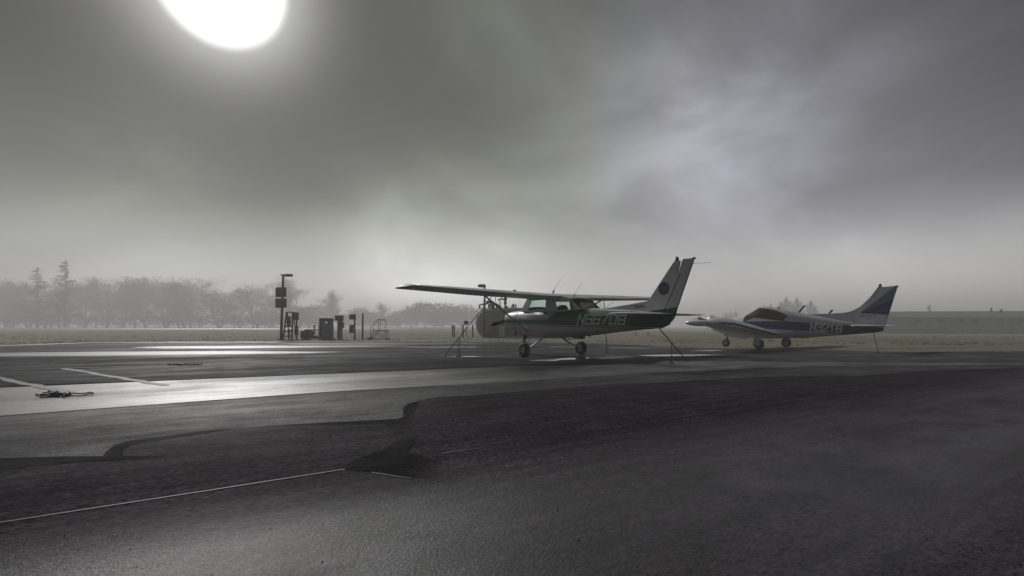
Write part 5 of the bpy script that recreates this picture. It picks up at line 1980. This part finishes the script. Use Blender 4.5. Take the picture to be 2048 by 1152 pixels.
def tank():
    d = 40.0
    s = d / FPX
    rz = -.10
    x0 = AX(951, d)
    t = thing('fuel_tank', 'big pale horizontal fuel tank with pipes and valves along its top', 'fuel tank', (x0, d, 0), rz)
    r = 1.22
    zc = AZ(645, d)
    Lt = 6.4
    mb = MB()
    mb.lathe([(0, .02), (.05, .35), (.16, .72), (.34, 1.0), (.55, 1.16), (.8, r), (Lt - .6, r), (Lt - .3, 1.0), (Lt, .1)], (0, 0, zc), (1, 0, 0), 40)
    tk = mb.build('tank_shell', M['tank'], t)
    mb = MB()
    for q in (.82, 2.5, 4.2):
        mb.lathe([(0, r + .006), (.05, r + .006)], (q, 0, zc), (1, 0, 0), 40, caps=False)
    mb.build('weld_band', M['tankpipe'], tk)
    for x in (1.0, 4.6):
        mb = MB()
        mb.add([(x + dx, y, z) for dx in (-.12, .12) for y, z in ((-1.0, 0), (1.0, 0), (1.0, zc - .55), (0, zc - r + .02), (-1.0, zc - .55))],
               [(0, 1, 2, 3, 4), (9, 8, 7, 6, 5), (0, 5, 6, 1), (1, 6, 7, 2), (2, 7, 8, 3), (3, 8, 9, 4), (4, 9, 5, 0)])
        mb.build('saddle', M['tankpipe'], t)
    k = lambda px: (px - 951) * s
    z = lambda py: AZ(py, d)

    def pipe(pts, rr, nm, m):
        MB().tube([(k(a), y, z(b)) for a, b, y in pts], rr, 8).build(nm, M[m], t)
    pipe([(961, 618, -.3), (960, 610, -.3), (963, 609.5, -.3), (972, 608.5, -.2), (978, 606, -.2), (990, 606.5, -.2), (998, 611, -.2), (1004, 616, -.2)], .07, 'manifold_pipe', 'tankpipe')
    pipe([(970, 608, -.2), (970, 603, -.2), (982, 603.5, -.1), (986, 614, -.1)], .055, 'manifold_pipe', 'tankpipe')
    pipe([(1001, 616, 0), (1000.4, 601, 0)], .045, 'vent_pipe', 'rustpipe')
    pipe([(995.8, 600, 0), (1000.5, 599, 0), (1003.5, 597.5, 0), (1003.5, 592.5, 0)], .07, 'vent_hood', 'blackmetal')
    pipe([(1003.5, 598, 0), (1007.5, 600, 0)], .06, 'vent_hood', 'blackmetal')
    pipe([(991, 606, .1), (990.5, 592, .1)], .025, 'vent_pipe', 'rustpipe')
    mb = MB()
    prof = []
    zz = r - .1
    for i, rr in enumerate((.06, .06, .12, .12, .07, .07, .13, .13, .08, .16, .16, .08, .06, .06)):
        prof.append((zc + .95 + i * .105, rr))
    mb.lathe(prof, (k(1011), 0, 0), (0, 0, 1), 12)
    mb.build('relief_stack', M['rustpipe'], t)
    for px, h_, rr in ((1015, .16, .06), (1023.5, .13, .05), (1027, .34, .09), (1032, .28, .06), (979, .35, .1), (984, .42, .09), (988, .3, .08), (994, .2, .08)):
        mb = MB()
        mb.lathe([(-.1, rr), (h_ * .6, rr), (h_ * .62, rr * 1.4), (h_ * .8, rr * 1.4), (h_, rr * .5)], (k(px), -.05, zc + r), (0, 0, 1), 10)
        mb.build('valve', M['tankpipe'], t)
    pipe([(997, 655, -1.28), (985, 667, -1.3), (972, 674, -1.35)], .03, 'hose', 'blackmetal')


tank()
t = thing('equipment_cabinet', 'pale upright equipment cabinet in front of the fuel tank', 'cabinet', loc(1004, 38.2))
MB().rbox((0, 0, .50), (.50, .42, 1.0), .02).build('cabinet_body', M['tank'], t)
MB().rbox((0, -.215, .52), (.42, .02, .86), .006).build('cabinet_door', M['white2'], t)

DL = 39.0
t = thing('lamp_post', 'grey lamp post in front of the fuel tank with its head pointing left', 'lamp post', loc(967.5, 38.0))
H = AZ(571, 38.0)
mb = MB()
mb.tube([(0, 0, -.05), (.05, 0, H * .5), (.08, 0, H)], [.11, .09, .075], 12)
mb.build('pole', M['tankpipe'], t)
mb = MB()
rg = []
for f, hy_, hz_ in ((0, .10, .08), (.1, .17, .12), (.8, .17, .12), (1, .1, .09)):
    x = .16 - .62 * f
    rg.append([(x, yy * hy_, H - .03 + zz * hz_) for yy, zz in ((-1, -.8), (-.7, -1), (.7, -1), (1, -.8), (1, .6), (.6, 1), (-.6, 1), (-1, .6))])
mb.loft(rg, True, True, 0, False)
mb.build('lamp_head', M['tankpipe'], t)

# ------------------------------------------------------------------ haze
mb = MB()
mb.box((0, 515, 12.5), (2040, 1190, 29.0))
hz = mb.build('haze', [], None)
hm = bpy.data.materials.new('fog')
hm.use_nodes = True
t_ = N(hm.node_tree)
hm.node_tree.nodes.remove(hm.node_tree.nodes['Principled BSDF'])
pv = t_.n('ShaderNodeVolumePrincipled')
pv.inputs['Color'].default_value = (0.97, 0.97, 0.97, 1)
pv.inputs['Density'].default_value = HAZE
pv.inputs['Anisotropy'].default_value = 0.22
t_.l(pv.outputs[0], hm.node_tree.nodes['Material Output'].inputs['Volume'])
hz.data.materials.append(hm)
tag(hz, 'thick pale fog over the whole airfield', 'fog', kind='stuff')
